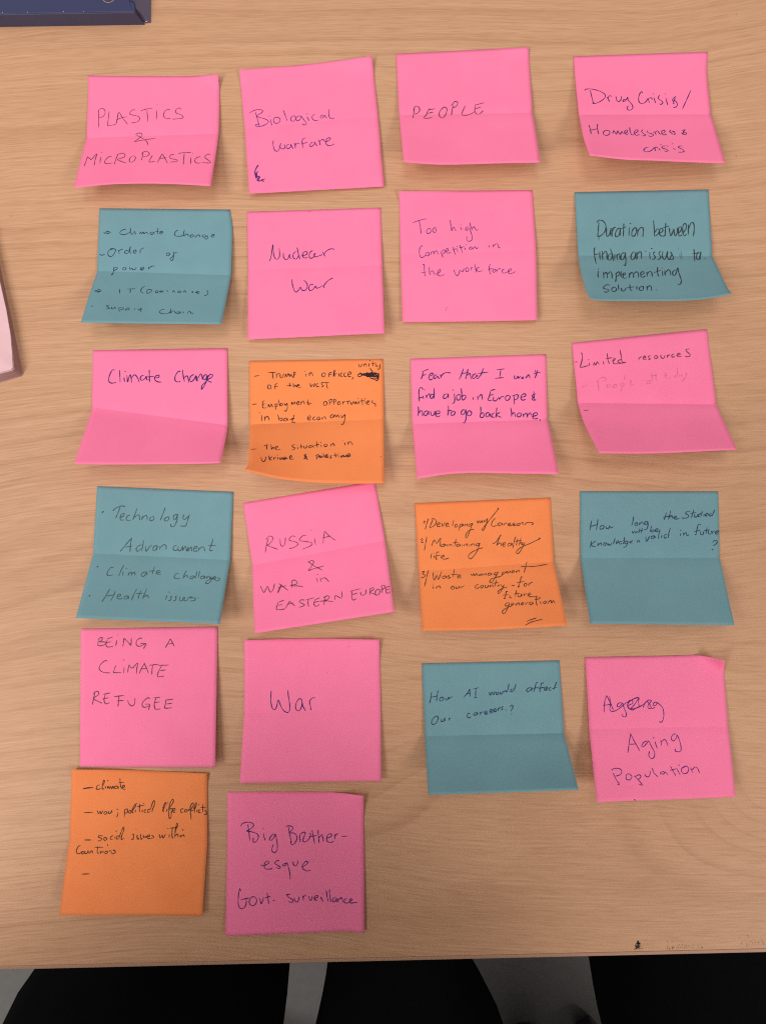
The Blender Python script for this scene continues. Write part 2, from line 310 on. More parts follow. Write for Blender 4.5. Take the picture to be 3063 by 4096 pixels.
# every note: the sheet's edges in millimetres on the table, then its writing as pen strokes in thousandths of the sheet's width and height
NOTES = {
 'plastics': ({'L': [[(-178.36, 273.2, 0.35), (-177.78, 267.07, 0.44), (-177.52, 235.37, 2.0)], [(-177.52, 235.37, 2.0), (-178.15, 227.89, 4.13), (-178.85, 199.78, 14.0)]], 'R': [[(-102.36, 272.86, 0.35), (-101.33, 257.86, 0.89), (-101.25, 236.83, 2.5)], [(-101.25, 236.83, 2.5), (-101.52, 225.8, 5.61), (-102.36, 199.9, 14.5)]], 'bot': [(0.287, 0.01, 1.92, 0), (0.586, 0.03, 1.97, 0)], 'top': [(0.369, 0.07, -0.58, 0), (0.751, 0.06, -0.84, 0)], 'cor': [(1, 0, 0.16, 0.16, 0.84, -2.53, 4)], 'ph': 0.0}, [
  ('PLASTICS', 'pencil', 0.42, '85,285 88,348 92,424;80,296 91,276 112,269 132,283 135,312 121,334 93,342;167,290 162,350 158,403 168,409 192,407 220,403;238,301 231,352 222,400;235,308 226,382 222,396;243,301 270,350 311,405;223,370 253,353 304,342;364,288 344,288 328,304 324,320 346,330 380,338 399,353 395,376 371,390 336,394;402,299 437,285 497,273;452,291 459,343 460,387;526,293 526,337 526,371;526,241 530,246;627,292 611,287 591,299 579,330 586,353 607,364 634,363;711,288 697,276 680,282 668,301 677,320 708,332 728,352 720,363 686,367 648,369'),
  ('&', 'pencil', 0.45, '482,595 474,569 450,541 401,505 374,486 393,477 416,480 421,492 407,517 382,545 372,556 403,548 463,537 529,528'),
  ('MICROPLASTICS', 'pencil', 0.48, '47,694 43,745 38,789;42,694 68,714 81,724 110,665 110,725 112,788;146,699 151,770;143,652 148,653;229,703 210,699 191,725 183,753 195,772 222,774 241,767;270,676 263,737 259,783;264,681 300,668 324,685 320,711 276,733 306,754 347,775;380,702 366,723 367,756 386,766 406,743 404,710 382,697;455,665 457,712 456,750;447,679 468,656 496,667 505,690 486,709 462,712;531,699 520,738 515,767 532,769 559,764;601,684 590,731 579,778;601,684 627,731 655,785;591,736 640,727;693,697 672,694 659,718 675,737 710,746 725,759 710,770 673,772;721,686 760,675 814,676;764,679 768,732 773,798;819,723 826,795;825,680 832,685;889,719 868,724 852,746 858,774 882,783 902,778;960,697 938,696 922,720 937,742 964,765 970,780 942,780 907,778'),
 ]),
 'biological': ({'L': [[(-90.11, 275.6, 0.35), (-88.43, 258.1, 0.73), (-86.67, 240.48, 1.5)], [(-86.67, 240.48, 1.5), (-85.46, 227.18, 2.4), (-84.18, 213.48, 3.48), (-82.94, 200.27, 4.6)]], 'R': [[(-13.7, 282.9, 0.35), (-11.85, 264.82, 0.73), (-10.01, 246.62, 1.5)], [(-10.01, 246.62, 1.5), (-8.89, 232.86, 1.64), (-7.74, 218.72, 1.82), (-6.63, 205.05, 2.0)]], 'top': [(0.567, 0.14, -0.98, 0)], 'cor': [(0, 0, 0.45, 0.16, 0.65, -2.0, 3.0), (1, 0, 0.6, 0.2, 0.11, -2.4, 3.5)], 'ph': 1.37}, [
  ('Biological', 'violet', 0.42, '46,379 74,362 119,355 146,366 137,385 110,401 94,411;93,376 102,432 112,496;95,411 130,427 169,446 183,467 159,486 117,497 87,492 88,480 105,476;200,446 201,472 206,497;192,420 196,418;242,431 224,444 222,470 237,484 262,478 271,453 255,436 241,438;301,376 311,422 323,474;368,436 353,449 351,472 371,479 386,464 384,441 369,434;422,441 401,443 389,464 401,480 423,464 428,442 443,470 461,497 460,511 442,516 433,505;473,454 480,473 486,490;471,431 476,429;531,438 516,447 509,465 520,485 539,491 555,488;594,452 580,454 570,468 578,476 596,467 604,456 613,472 618,482;643,410 636,441 638,471 652,485 676,485'),
  ('Warfare', 'violet', 0.48, '208,613 204,640 209,678 225,696 243,687 255,658 262,638;255,665 263,680 277,681 288,674 288,647;323,650 306,659 300,675 314,684 332,671 337,651 342,672 351,686;365,643 368,667 365,687;364,667 378,651 393,649 396,656;448,614 431,618 420,641 423,671 427,688;416,656 459,648;500,647 482,659 474,675 487,681 508,667 513,648 520,665 530,679;542,633 550,657 553,677;550,651 568,636 585,638;575,639 597,654 608,645;604,655 622,646 633,634 620,627 598,641 595,664 609,682 632,684 659,674'),
  ('small scribble', 'violet', 0.55, '86,786 64,813 53,840 57,858 66,868 66,848 79,833;81,787 58,826 54,847 58,885 73,872 86,880 74,900 64,896 77,910 101,901 124,895 101,904 115,916;79,787 55,833 62,882;83,876 69,896 80,907;58,847 67,858 59,871 71,876'),
 ]),
 'people': ({'L': [[(0.26, 284.03, 0.35), (1.12, 265.42, 1.22), (1.98, 246.41, 3.0)], [(1.98, 246.41, 3.0), (2.77, 235.24, 6.47), (3.55, 223.57, 10.66), (4.3, 212.3, 15.0)]], 'R': [[(76.25, 287.09, 0.35), (77.02, 267.2, 1.22), (77.61, 246.93, 3.0)], [(77.61, 246.93, 3.0), (78.48, 235.68, 5.74), (79.26, 223.97, 9.07), (79.94, 212.66, 12.5)]], 'bot': [(0.252, -0.05, -1.32, 0), (0.584, -0.06, -0.72, 0)], 'cor': [(1, 0, 0.3, 0.1, -0.27, -1.04, 1.5)], 'ph': 2.74}, [
  ('PEOPLE', 'pencil', 0.55, '117,456 108,495 101,538;108,463 125,434 148,438 156,464 139,489 115,494;233,451 215,476 207,497 184,535 204,541 247,534;222,465 273,456;214,491 259,482;336,447 311,471 299,503 310,537 330,536 354,493 361,461 346,445 332,449;410,430 400,466 392,513;394,437 420,405 443,408 439,431 418,449 400,452;502,436 481,474 471,507 488,519 524,509 562,489;572,434 644,417;578,437 568,476 579,500 599,505 624,487 631,477;570,466 619,449'),
 ]),
 'drug': ({'L': [[(101.88, 281.35, 0.35), (102.45, 263.64, 2.11), (103.06, 243.74, 6.0)], [(103.06, 243.74, 6.0), (103.44, 225.94, 13.71), (104.7, 211.69, 21.0)]], 'R': [[(178.39, 283.11, 0.35), (177.36, 269.86, 0.85), (178.17, 245.03, 3.0)], [(178.17, 245.03, 3.0), (178.92, 233.63, 6.67), (179.76, 209.52, 16.0)]], 'bot': [(0.259, -0.2, -1.07, 0), (0.501, -0.21, -0.71, 0)], 'ph': 4.11}, [
  ('Drug Crisis/', 'blue', 0.48, '62,289 77,277 125,279 182,300 212,326 214,348 189,377 142,403 113,405 125,398;106,286 111,346 119,405;225,348 234,369 242,393;234,365 240,344 255,340 262,347;295,345 296,375 308,392 328,379 336,354 339,342;371,376 350,376 345,392 368,380 382,355 384,380 408,418 413,443 397,463 375,463 369,444 382,430;498,326 492,311 476,329 463,370 468,403 489,411 517,396 533,372 541,408;533,372 560,364 565,381;578,361 583,385 588,409;574,332 581,334;624,346 620,350 610,370 627,386 643,406 627,422 617,414;669,367 673,399 678,427;667,335 672,336;747,356 723,376 718,391 740,396 752,423 739,443 718,447;742,368 720,411 734,419;867,305 826,384 785,463'),
  ('Homelessness', 'blue', 0.5, '61,624 63,680 63,730;57,686 88,679 119,665;125,612 118,667 117,731;174,682 155,710 159,737 183,739 203,714 198,685 176,687;222,718 237,686 243,707 250,723 266,685 270,706 278,725 294,693 300,721;312,715 332,699 336,677 320,683 313,710 325,726 341,714;360,645 357,682 361,724 378,729;384,713 413,691 413,670 393,683 385,718 402,733 423,717;453,669 442,690 453,710 465,726 449,737 443,727;484,678 488,699 518,713 522,729 502,742 486,732;528,697 539,692 545,723;538,697 563,678 570,701 578,716;591,706 615,690 615,670 595,680 589,706 603,721 626,710;666,666 652,684 664,699 665,714;692,684 671,679 687,694 687,709 675,716;744,673 771,663 752,688 773,693 766,713 741,708;763,668 745,708 740,693'),
  ('crisis', 'blue', 0.5, '462,857 443,864 421,891 430,908 459,905 489,882 505,860 508,897;503,866 524,854 532,866;538,864 542,890;559,821 564,823;591,840 573,841 562,862 588,871 603,886 587,897 574,891;600,834 612,844;645,858 659,878;644,812 654,814;721,835 700,835 686,851 708,865 721,887 705,898 672,900'),
 ]),
 'tealclimate': ({'L': [[(-169.9, 194.52, 0.35), (-170.04, 176.03, 0.89), (-169.94, 157.45, 2.0)], [(-169.94, 157.45, 2.0), (-170.3, 152.93, 3.62), (-171.29, 140.12, 9.29), (-171.84, 122.65, 18.0)]], 'R': [[(-94.71, 193.16, 0.35), (-93.09, 180.13, 0.81), (-93.18, 154.05, 3.0)], [(-93.18, 154.05, 3.0), (-93.84, 144.49, 6.44), (-95.15, 121.79, 16.5)]], 'bot': [(0.389, -0.01, -0.18, 0)], 'ph': 5.48}, [
  ('Climate Change', 'navy', 0.44, '36,192 76,186;40,200 80,196;57,181 90,190 62,204;202,170 195,165 170,176 160,194 171,205 203,205 232,189 242,170;240,152 238,181 247,202 258,198;274,177 264,187 279,194 268,202;308,199 315,183 322,198 336,183 342,198 355,184 373,197;408,181 391,185 387,197 405,198 412,183 420,196;441,150 440,184 448,195;423,177 455,173;459,187 481,181 470,174 459,183 463,195 481,194;596,166 582,168 568,189 575,207 608,211 637,199;642,162 636,188 640,210 651,194 666,195 673,211;698,198 684,206 691,217 709,210 706,198 695,199;717,202 728,217 735,202 753,200 760,217;804,201 782,198 775,209 793,215 815,205 818,220 808,230 793,224;843,208 865,200 858,193 843,201 847,214 865,212'),
  ('Order of', 'navy', 0.44, '14,368 32,375 53,367;113,322 85,334 75,358 86,381 108,380 125,356 132,329 109,318 91,323;153,329 158,348 162,359;157,340 175,324 186,324;229,331 208,335 201,351 219,356 233,338 243,300 240,334 245,356;266,345 288,337 280,327 267,333 268,350 288,352;317,351 316,328;316,332 330,313 349,308;526,341 512,349 516,363 530,363 537,349 526,341;594,340 558,342;569,333 567,363 564,393 554,401 542,390 560,371 570,352'),
  ('power', 'navy', 0.44, '124,469 119,530 114,530 126,520;118,476 147,466 147,481 121,494;198,465 190,481 205,486 216,476 205,464;241,460 245,479 259,471 267,482 285,477 292,459;325,476 350,468 342,459 325,467 325,480 350,481;382,456 388,478;388,467 407,451 431,448'),
  ('IT (Dominance)', 'navy', 0.44, '24,691 63,683;29,703 70,695;48,674 77,689 55,709;207,665 216,710;259,666 320,661;286,662 291,707;385,630 366,657 367,686 390,706;410,665 413,704;404,670 432,665 444,679 431,699 413,704;480,673 474,688 488,697 494,682 480,673;505,692 507,674 517,691 522,674 533,691;553,666 564,685;600,689 604,671 618,690;642,670 638,683 650,692 660,679 642,670;677,688 684,668 698,687;749,674 739,679 752,691;768,683 792,677 780,671 768,683 784,692 797,687;845,656 857,685 850,708 832,709'),
  ('Supply Chain', 'navy', 0.44, '36,838 55,844;170,829 150,832 160,846 177,860 147,867;188,845 192,862 205,862 212,845 220,863;241,848 253,891;245,853 273,852 273,869 253,872;293,880 298,856 314,851 317,865 301,872;355,855 360,869;378,854 392,873 401,849;401,849 406,873 406,892;571,860 551,864 541,885 558,902 600,903 620,879;618,850 620,898 633,874 648,881 658,897;679,883 663,888 662,900 682,900 685,882 696,900;707,880 715,899;745,901 748,881 758,879 771,895 785,895'),
 ]),
 'nuclear': ({'L': [[(-85.0, 191.8, 0.35), (-84.46, 174.77, 0.73), (-83.85, 157.69, 1.5)], [(-83.85, 157.69, 1.5), (-83.61, 144.04, 2.51), (-83.33, 130.02, 3.73), (-83.05, 116.51, 5.0)]], 'R': [[(-8.51, 193.56, 0.35), (-8.08, 176.63, 0.89), (-7.65, 159.6, 2.0)], [(-7.65, 159.6, 2.0), (-7.18, 145.99, 3.88), (-6.69, 132.02, 6.15), (-6.22, 118.59, 8.5)]], 'cor': [], 'ph': 0.57}, [
  ('Nuclear', 'blue', 0.5, '159,434 174,397 189,292 192,351 201,406 221,418 238,392 236,322;267,362 267,401 282,426 302,414 313,379 313,403 326,422;361,357 344,372 338,403 353,423 373,412 380,389;370,322 377,373 390,426;397,398 428,391 445,376 435,359 415,371 409,398 424,416 448,411;486,353 465,368 458,400 468,420 492,409 502,377 495,389 502,409 529,402 556,391;560,368 567,388 576,408;566,392 584,365 611,346 638,344 646,353'),
  ('War', 'blue', 0.52, '327,580 332,622 347,666 364,673 381,654 391,641 401,661 425,665 442,640 435,610 418,593 415,591;486,625 465,624 453,643 455,663 475,666 499,642 502,635 509,652 526,649 546,640;549,634 559,641 569,652;559,644 580,615 607,593 632,582'),
  ('faint curl at the top', 'faint', 0.4, '457,1 460,15 472,20 482,12 485,1'),
 ]),
 'toohigh': ({'L': [[(1.82, 202.99, 0.35), (2.21, 184.59, 0.73), (2.6, 166.15, 1.5)], [(2.6, 166.15, 1.5), (2.96, 153.08, 1.64), (3.32, 139.65, 1.82), (3.68, 126.66, 2.0)]], 'R': [[(77.66, 203.12, 0.35), (78.4, 185.29, 1.06), (79.01, 167.29, 2.5)], [(79.01, 167.29, 2.5), (78.95, 153.83, 3.08), (78.87, 140.01, 3.78), (78.78, 126.66, 4.5)]], 'cor': [(0, 0, 0.5, 0.1, -0.01, -1.48, 3.0)], 'ph': 1.94}, [
  ('Too high', 'violet', 0.42, '95,252 149,233 204,221;146,237 153,292 158,345;219,297 200,315 201,337 217,341 231,323 225,301 217,299;259,291 245,309 245,327 261,333 270,313 259,291;376,236 379,276 384,324 394,302 404,299 410,318 418,327;450,297 454,311 462,321;452,271 454,274;515,298 498,298 487,316 497,324 515,306 524,332 534,376 528,405 504,412 491,393 499,375;521,259 525,287 537,325;535,310 549,295 558,310 568,325 583,319'),
  ('Competition in', 'violet', 0.42, '164,446 158,437 142,467 144,516 162,530 186,513;200,489 186,503 192,518 209,514 211,493 198,489;227,487 230,511;230,494 244,484 250,508;250,494 267,481 280,509;297,489 307,513 314,534;301,492 321,475 330,489 314,510;338,493 355,480 348,465 339,476 341,497 357,502 371,494;389,452 398,488 405,516;381,480 419,467;419,471 425,499;418,453 420,450;440,439 451,475 459,504;432,464 473,455;476,462 484,484;486,441 489,438;523,456 509,470 519,479 529,467 523,456;529,464 542,480;536,471 553,457 562,472 578,465;654,445 660,469;684,444 688,468;685,457 707,439 721,443 726,469 738,469'),
  ('the workforce', 'violet', 0.42, '160,582 174,584 174,624 177,669;149,642 189,636;210,601 211,638 216,659;216,641 233,629 243,645 253,657;259,656 287,640 294,623 277,629 270,656 286,668 306,666 320,655;391,625 401,652 414,670 427,656 436,630 445,636 458,640 467,617;489,611 478,624 485,641 498,638 501,622 489,611;516,609 523,635;521,619 529,609;546,585 552,620 558,649;582,611 559,623 575,643 605,637;663,590 653,609 654,639 662,668;646,630 676,623;686,626 677,642 689,653 699,636 689,626;702,630 712,653;709,640 726,624 739,631;763,628 749,638 749,654 765,659 782,651;786,651 809,642 816,629 799,632 792,652 809,665 846,649'),
  ('faint stray mark', 'faint', 0.45, '327,922 330,900 349,899;686,200 688,215;344,789 361,794'),
 ]),
 'duration': ({'L': [[(101.47, 201.64, 0.35), (101.76, 181.79, 2.32), (101.63, 162.84, 6.0)], [(101.63, 162.84, 6.0), (101.62, 152.92, 10.47), (102.39, 139.78, 17.57), (103.08, 135.28, 20.26), (104.09, 132.78, 22.0)]], 'R': [[(176.94, 202.55, 0.35), (177.06, 182.78, 1.55), (176.63, 162.71, 4.0)], [(176.63, 162.71, 4.0), (177.34, 154.09, 9.01), (177.58, 143.7, 16.03), (178.0, 137.35, 20.79), (178.8, 135.06, 23.0)]], 'bot': [(0.08, 0.06, -1.33, 0), (0.347, 0.14, -2.15, 0), (0.664, 0.15, -2.95, 0), (0.876, 0.08, -1.88, 0)], 'ph': 3.31}, [
  ('Duration between', 'graphite', 0.62, '169,233 162,287 153,351;152,236 173,219 203,229 220,264 210,307 182,339 152,349;226,280 220,319 223,347 238,339 251,311 256,280;254,288 252,350;264,280 262,350;264,308 278,280 294,276;320,280 300,296 287,327 289,350 309,343 322,312 326,280 321,347;355,245 350,296 345,350;330,288 372,271;395,277 387,343;402,246 406,248;432,281 414,304 410,340 428,345 445,312 443,282 430,281;458,285 452,348;454,312 476,281 495,281 497,305 491,352;577,225 579,283 578,348;580,321 602,291 616,302 607,329 580,349;619,326 642,307 635,287 620,299 618,337 643,349 655,338;667,246 661,299 657,349;643,284 692,269;691,284 693,323 699,346 715,315 724,293 726,331 736,346 749,316 750,285;755,331 779,301 777,278 761,285 756,324 762,348 784,339;793,324 817,286 815,255 796,263 789,316 799,347 818,332;834,259 829,339;832,294 853,252 872,248 877,286 867,351'),
  ('finding an issue to', 'graphite', 0.62, '132,435 123,450 122,501 124,593;121,492 160,485;164,466 159,547;183,462 178,552;184,493 205,466 216,485 208,547;249,485 230,493 217,536 230,552 249,524 257,485;243,446 256,493 254,564;275,485 266,553;290,485 285,553;292,500 305,485 312,492 306,547;350,477 327,485 313,536 327,545 350,500 355,477 347,558 335,608 321,602;425,469 406,477 391,518 396,547 419,524 432,473 425,547;443,469 436,541;443,492 462,468 474,484 467,535;537,469 531,541;549,442 556,446;578,469 563,476 566,491 574,510 557,541 542,541;619,465 603,476 611,495 614,516 593,544 582,537;634,465 628,510 633,544 656,510 667,465;671,465 664,510 667,544 690,510 700,483 689,469;667,541 697,541 708,510 700,483;865,446 868,490 853,566;853,483 894,476;905,468 886,490 876,535 888,545 912,497 916,470 898,547;936,532 938,537'),
  ('implementing', 'graphite', 0.62, '130,667 120,706 117,744;126,650 141,648;164,678 155,755;162,711 181,684 187,706 181,750;190,706 215,678 222,701 214,756;253,690 245,745 231,794;251,701 276,679 274,712 248,734;295,668 282,729 296,746;298,718 318,708 317,691 300,707 299,752 321,747;350,692 338,752;347,714 369,686 375,709 369,748;379,709 402,681 412,704 405,748;423,721 451,704 452,682 432,693 424,732 440,743 458,727;477,682 470,738;477,705 500,677 511,694 506,739;569,626 553,683 552,739;526,694 582,666;592,672 582,734;594,644 598,640;611,666 601,729;609,695 638,661 647,684 642,724;695,662 665,684 659,730 682,708 711,639 706,697 704,787 683,827 667,818'),
  ('Solution.', 'graphite', 0.62, '184,827 164,821 138,843 133,864 157,870 165,886 143,902 127,896;213,843 191,864 188,891 210,891 223,865 213,843;246,816 236,886;261,854 257,886 275,886 296,855;328,823 320,876 333,882;300,855 355,847;374,840 364,882;406,840 387,861 388,886 408,878 419,846 404,840;446,836 438,886;443,857 467,836 474,852 467,889;502,879 505,881'),
  ('rubbed-out letters', 'smudge', 0.6, '746,435 753,461;760,476 758,547;492,465 515,463;771,461 772,535;163,351 161,383'),
 ]),
 'climchange': ({'L': [[(-172.24, 112.06, 0.35), (-171.97, 95.63, 0.73), (-171.54, 79.21, 1.5)], [(-171.54, 79.21, 1.5), (-171.74, 73.14, 4.04), (-173.06, 44.73, 20.0)]], 'R': [[(-95.39, 112.97, 0.35), (-94.87, 90.64, 1.39), (-94.11, 68.36, 3.5)], [(-94.11, 68.36, 3.5), (-94.1, 62.13, 6.83), (-94.35, 45.58, 18.0)]], 'bot': [(0.331, -0.01, -0.42, 0), (0.892, -0.0, -0.33, 0)], 'ph': 4.68}, [
  ('Climate', 'blue', 0.58, '165,167 147,168 126,213 121,259 134,276 155,276 177,268;201,166 206,265;234,224 238,261;241,176 246,175;256,203 261,260 270,226 281,202 288,229 290,267;290,225 310,201 328,211 346,248 346,257;382,201 361,210 356,233 372,239 393,223 400,208 404,234 418,233;422,157 423,200 426,250;400,214 461,205;458,216 490,213 494,197 472,201 462,224 480,244 515,246'),
  ('Change', 'blue', 0.6, '654,162 636,163 615,195 613,226 630,238 654,232;667,148 674,196 683,233;676,209 701,191 711,214 715,238;754,179 729,193 722,221 736,230 758,206 765,185 769,212 776,225;772,188 779,225;782,205 801,174 812,190 815,213;844,176 826,186 822,210 840,209 851,179 844,222 819,269 808,277 815,249 847,221;851,212 883,194 890,178 873,175 855,195 855,218 883,228'),
 ]),
 'trump': ({'L': [[(-82.95, 105.53, 0.35), (-82.54, 87.31, 0.73), (-82.05, 69.13, 1.5)], [(-82.05, 69.13, 1.5), (-80.66, 55.89, 10.0), (-79.47, 44.91, 18.45), (-80.67, 41.11, 22.0)]], 'R': [[(-7.17, 106.38, 0.35), (-6.98, 89.13, 0.89), (-6.78, 71.89, 2.0)], [(-6.78, 71.89, 2.0), (-6.64, 59.49, 4.89), (-6.48, 46.87, 8.39), (-6.32, 34.84, 12.0)]], 'bot': [(0.249, -0.53, -2.7, 0), (0.509, -0.67, -2.96, 0), (0.767, -0.45, -1.74, 0)], 'ph': 6.05}, [
  ('Trump in office,', 'black', 0.45, '36,123 74,117;140,96 201,94;174,93 175,122 179,147;201,104 204,138;203,119 216,105 225,105;230,105 232,134 246,138 257,105;267,138 271,109 280,131 291,106 301,132;311,110 314,132;301,132 308,112 320,128 328,139;332,100 333,140;328,100 342,96 343,114 333,121;423,109 424,134;415,91 417,89;447,102 449,131;449,117 461,99 471,117 476,130;559,105 545,112 544,134 559,138 569,120 559,105;617,103 596,110 594,135 599,143;593,121 617,118;644,81 635,111 637,140;627,122 654,115;634,85 627,144;668,112 671,141;695,109 684,116 682,136 698,141;722,109 709,116 708,136 725,141;739,125 759,118 752,102 739,113 738,139 759,144;777,144 767,168'),
  ('scribbled-out word', 'black', 0.6, '806,134 830,119 857,135 881,113 894,143 911,110 924,148 938,114 951,148 965,122 958,152 924,136 884,147 860,120 830,142 809,141;823,112 857,127 898,121 962,119;864,135 911,147 962,137;881,109 897,147 918,114 934,152 952,118;901,76 928,118;897,155 931,167 951,162 965,141 963,160 954,179 941,180;830,127 952,130;871,116 877,147 891,117 904,147'),
  ('unity', 'black', 0.45, '817,40 820,61 834,62 841,39;854,37 857,64;858,49 871,38 876,64;892,34 895,64;902,8 904,19;919,16 925,61;908,42 949,32;946,43 949,62 966,58;974,40 974,74 965,88 955,81'),
  ('of the west', 'black', 0.45, '148,190 136,204 141,222 158,224 161,204 150,192;209,182 192,194 188,216 195,229;186,209 215,206;300,179 303,215;276,204 317,199;327,183 330,216 341,198 349,214;351,209 371,202 365,195 353,205 358,216 385,217;453,186 459,216 473,198 483,216 490,187;514,188 500,199 504,217 521,214;558,186 538,187 544,204 555,211 537,222;555,186 596,186;575,186 578,212 584,236'),
  ('Employment opportunities', 'black', 0.45, '17,344 54,341;113,318 99,325 98,372 124,374;99,346 119,342;139,373 141,348 153,370 162,345 173,371;190,342 195,393;192,350 207,347 205,365 194,368;215,311 226,365;235,340 228,355 238,362 248,352 237,340;258,341 268,360 279,342;280,342 282,378 271,407 258,399;313,358 316,336 326,354 336,333 343,355;353,348 370,341 364,331 353,341 357,358 372,356;380,334 384,360;386,345 401,328 411,357;435,318 438,358 448,361;421,343 465,352;564,337 552,351 557,370 574,367 577,345 564,337;596,327 597,371;591,331 615,324 614,343 597,349;628,325 630,369;625,328 642,325 642,344 630,348;669,341 657,355 664,369 679,360 669,341;696,342 698,368;698,353 713,343;720,347 753,341;733,345 736,370;753,348 757,367 767,367 774,345;780,345 786,368 794,350 802,369 811,350;814,343 817,369;804,324 811,323;835,321 844,381;821,347 858,341;862,345 867,375;858,330 862,327;875,364 892,353 885,345 876,356 880,375 895,374;922,347 909,350 916,362 937,374 939,396'),
  ('in bad economy', 'black', 0.45, '89,429 90,478;71,412 74,415;111,440 114,476;114,458 132,441 142,459 145,475;210,430 221,482;222,466 237,460 243,474 226,483;271,461 257,467 257,484 274,479 279,461 284,483;335,467 318,466 311,480;332,438 325,467 317,498 341,497;298,476 335,467;433,471 454,465 449,450 434,460 437,482 460,483;488,459 473,469 477,486 496,482;515,460 503,474 509,485 525,478 516,460;539,465 542,486;543,476 559,462 569,484;613,446 602,464 613,475 627,457 615,446;627,472 637,450 647,469 657,451 667,474;681,452 688,475 708,453;712,446 708,497 694,532 677,527'),
  ('The situation in', 'black', 0.45, '15,765 55,754;108,720 145,707;128,708 133,756;162,702 168,749 179,729 188,746;195,739 213,728 206,717 194,732 204,751 234,747;341,702 321,706 324,722 341,729 332,745 318,746;358,721 362,740;356,705 358,704;384,697 389,736;371,723 398,715;405,709 409,728 422,728 430,707;462,704 447,712 446,725 459,725 469,708 479,725;499,670 506,723;479,708 522,696;533,700 536,719;530,683 533,682;569,692 557,703 563,716 580,707 571,692;603,692 607,714;609,703 623,688 633,711;707,681 711,703;694,664 696,663;731,674 734,700;736,689 751,674 768,701'),
  ('Ukraine & palestine', 'black', 0.48, '91,837 99,868 116,873 127,840 125,823;148,811 156,857;175,817 155,840 173,850;185,824 189,846;189,832 202,820;214,819 217,840;211,800 213,798;229,819 236,838 246,817 253,837;269,808 259,824 266,835 276,815 283,830;243,830 289,822;303,821 319,808 312,795 303,809 310,828 337,823;426,781 410,793 424,807 407,823;416,777 424,807 436,829;407,819 433,799;500,790 504,823;494,790 514,782 517,797 501,805;537,789 524,797 531,807 541,793 548,807;550,770 558,803;567,796 584,784 577,779 565,792 571,804 591,802;571,788 588,799;614,788 601,791 611,806 598,808;637,765 644,802;624,787 658,780;661,783 665,801;661,769 663,767;678,783 685,801 698,783 705,799;688,787 711,794 721,783;725,790 748,779 738,770 725,783 728,797 755,787;974,793 975,795'),
 ]),
 'fear': ({'L': [[(8.08, 106.34, 0.35), (8.61, 87.68, 1.06), (9.11, 69.04, 2.5)], [(9.11, 69.04, 2.5), (9.87, 58.22, 6.69), (10.62, 47.23, 11.76), (11.31, 36.81, 17.0)]], 'R': [[(84.42, 108.62, 0.35), (84.47, 90.0, 1.06), (84.36, 71.4, 2.5)], [(84.36, 71.4, 2.5), (85.31, 60.53, 7.27), (86.06, 49.5, 13.04), (86.64, 39.07, 19.0)]], 'bot': [(0.221, 0.04, 2.02, 0), (0.43, 0.09, 2.22, 0), (0.651, 0.1, 1.25, 0)], 'ph': 1.14}, [
  ("Fear that I won't", 'blue', 0.58, '83,103 132,85;94,103 85,135 75,161;85,135 114,123;140,140 165,127 158,116 141,126 132,154 143,168 160,160;195,131 178,134 167,151 177,160 198,142 201,153 215,160;219,128 225,155;223,143 243,122 267,116 294,120;390,88 376,130 356,172;372,127 427,122;424,93 413,132 404,170;409,146 434,129 440,147 443,174;484,134 464,137 453,158 467,169 488,145 491,156;537,90 522,132 497,166 483,170;495,131 573,123;635,107 693,102;665,105 654,168;619,173 684,169;766,154 762,176 776,181 790,162 793,177 810,163;824,167 817,181 830,178 827,166;844,164 851,182;851,175 868,154 878,182;915,117 917,135;933,118 926,150 912,183;906,145 957,137'),
  ('find a job in Europe &', 'blue', 0.58, '86,241 80,227 63,229 55,268 58,332;47,307 85,297;98,241 100,245;85,287 88,312;109,281 112,309;112,295 133,274 139,310;164,279 146,282 139,303 152,310 167,286;167,229 169,272 166,314;266,279 242,285 236,310 251,314 269,293 271,279 272,311;317,277 319,327 312,351 298,353;306,249 309,255;351,285 334,299 336,327 353,328 364,300 351,285;369,238 372,286 374,329 395,322 401,301 385,293 373,307;453,310 456,332;487,304 490,336;490,319 507,298 518,295 525,338;583,265 621,258;586,266 575,308 564,339 595,340;575,304 606,295;606,312 605,341 622,345 643,321;643,317 649,342;650,332 667,315 684,319;711,306 694,319 697,344 717,341 728,317 711,306;756,307 757,378;742,314 776,304 789,315 775,340 758,343;806,327 841,317 838,299 817,306 806,330 819,348 843,342;919,302 892,312 895,326 908,326 888,340 898,351 920,348;903,283 904,355'),
  ('have to go back home.', 'blue', 0.58, '48,368 49,402 44,443;47,424 68,400 78,418 78,444;116,405 95,411 90,436 104,441 119,419 122,405 125,437;136,409 145,441 163,435 170,407;173,432 204,426 201,408 180,414 176,442 193,454 208,444;270,371 271,410 263,447;259,410 297,408;303,415 288,429 292,446 313,440 318,421 303,413;392,407 372,410 364,435 378,444 395,422 399,408 399,471 386,507 375,502;426,412 409,429 412,451 432,451 441,430 426,412;509,385 509,426 504,464 524,469 533,448 521,433 507,447;569,432 548,441 547,462 562,466 574,442 579,467;610,437 593,447 589,467 609,472;628,398 623,444 619,476;651,435 623,455 660,474;730,402 736,441 735,473;735,455 756,442 762,474;794,443 776,457 780,474 800,471 806,451 792,443;821,451 824,479;824,465 845,448 854,484;855,466 872,446 882,467;885,478 923,465 923,448 899,454 892,485 906,494 930,490;947,499 942,512'),
 ]),
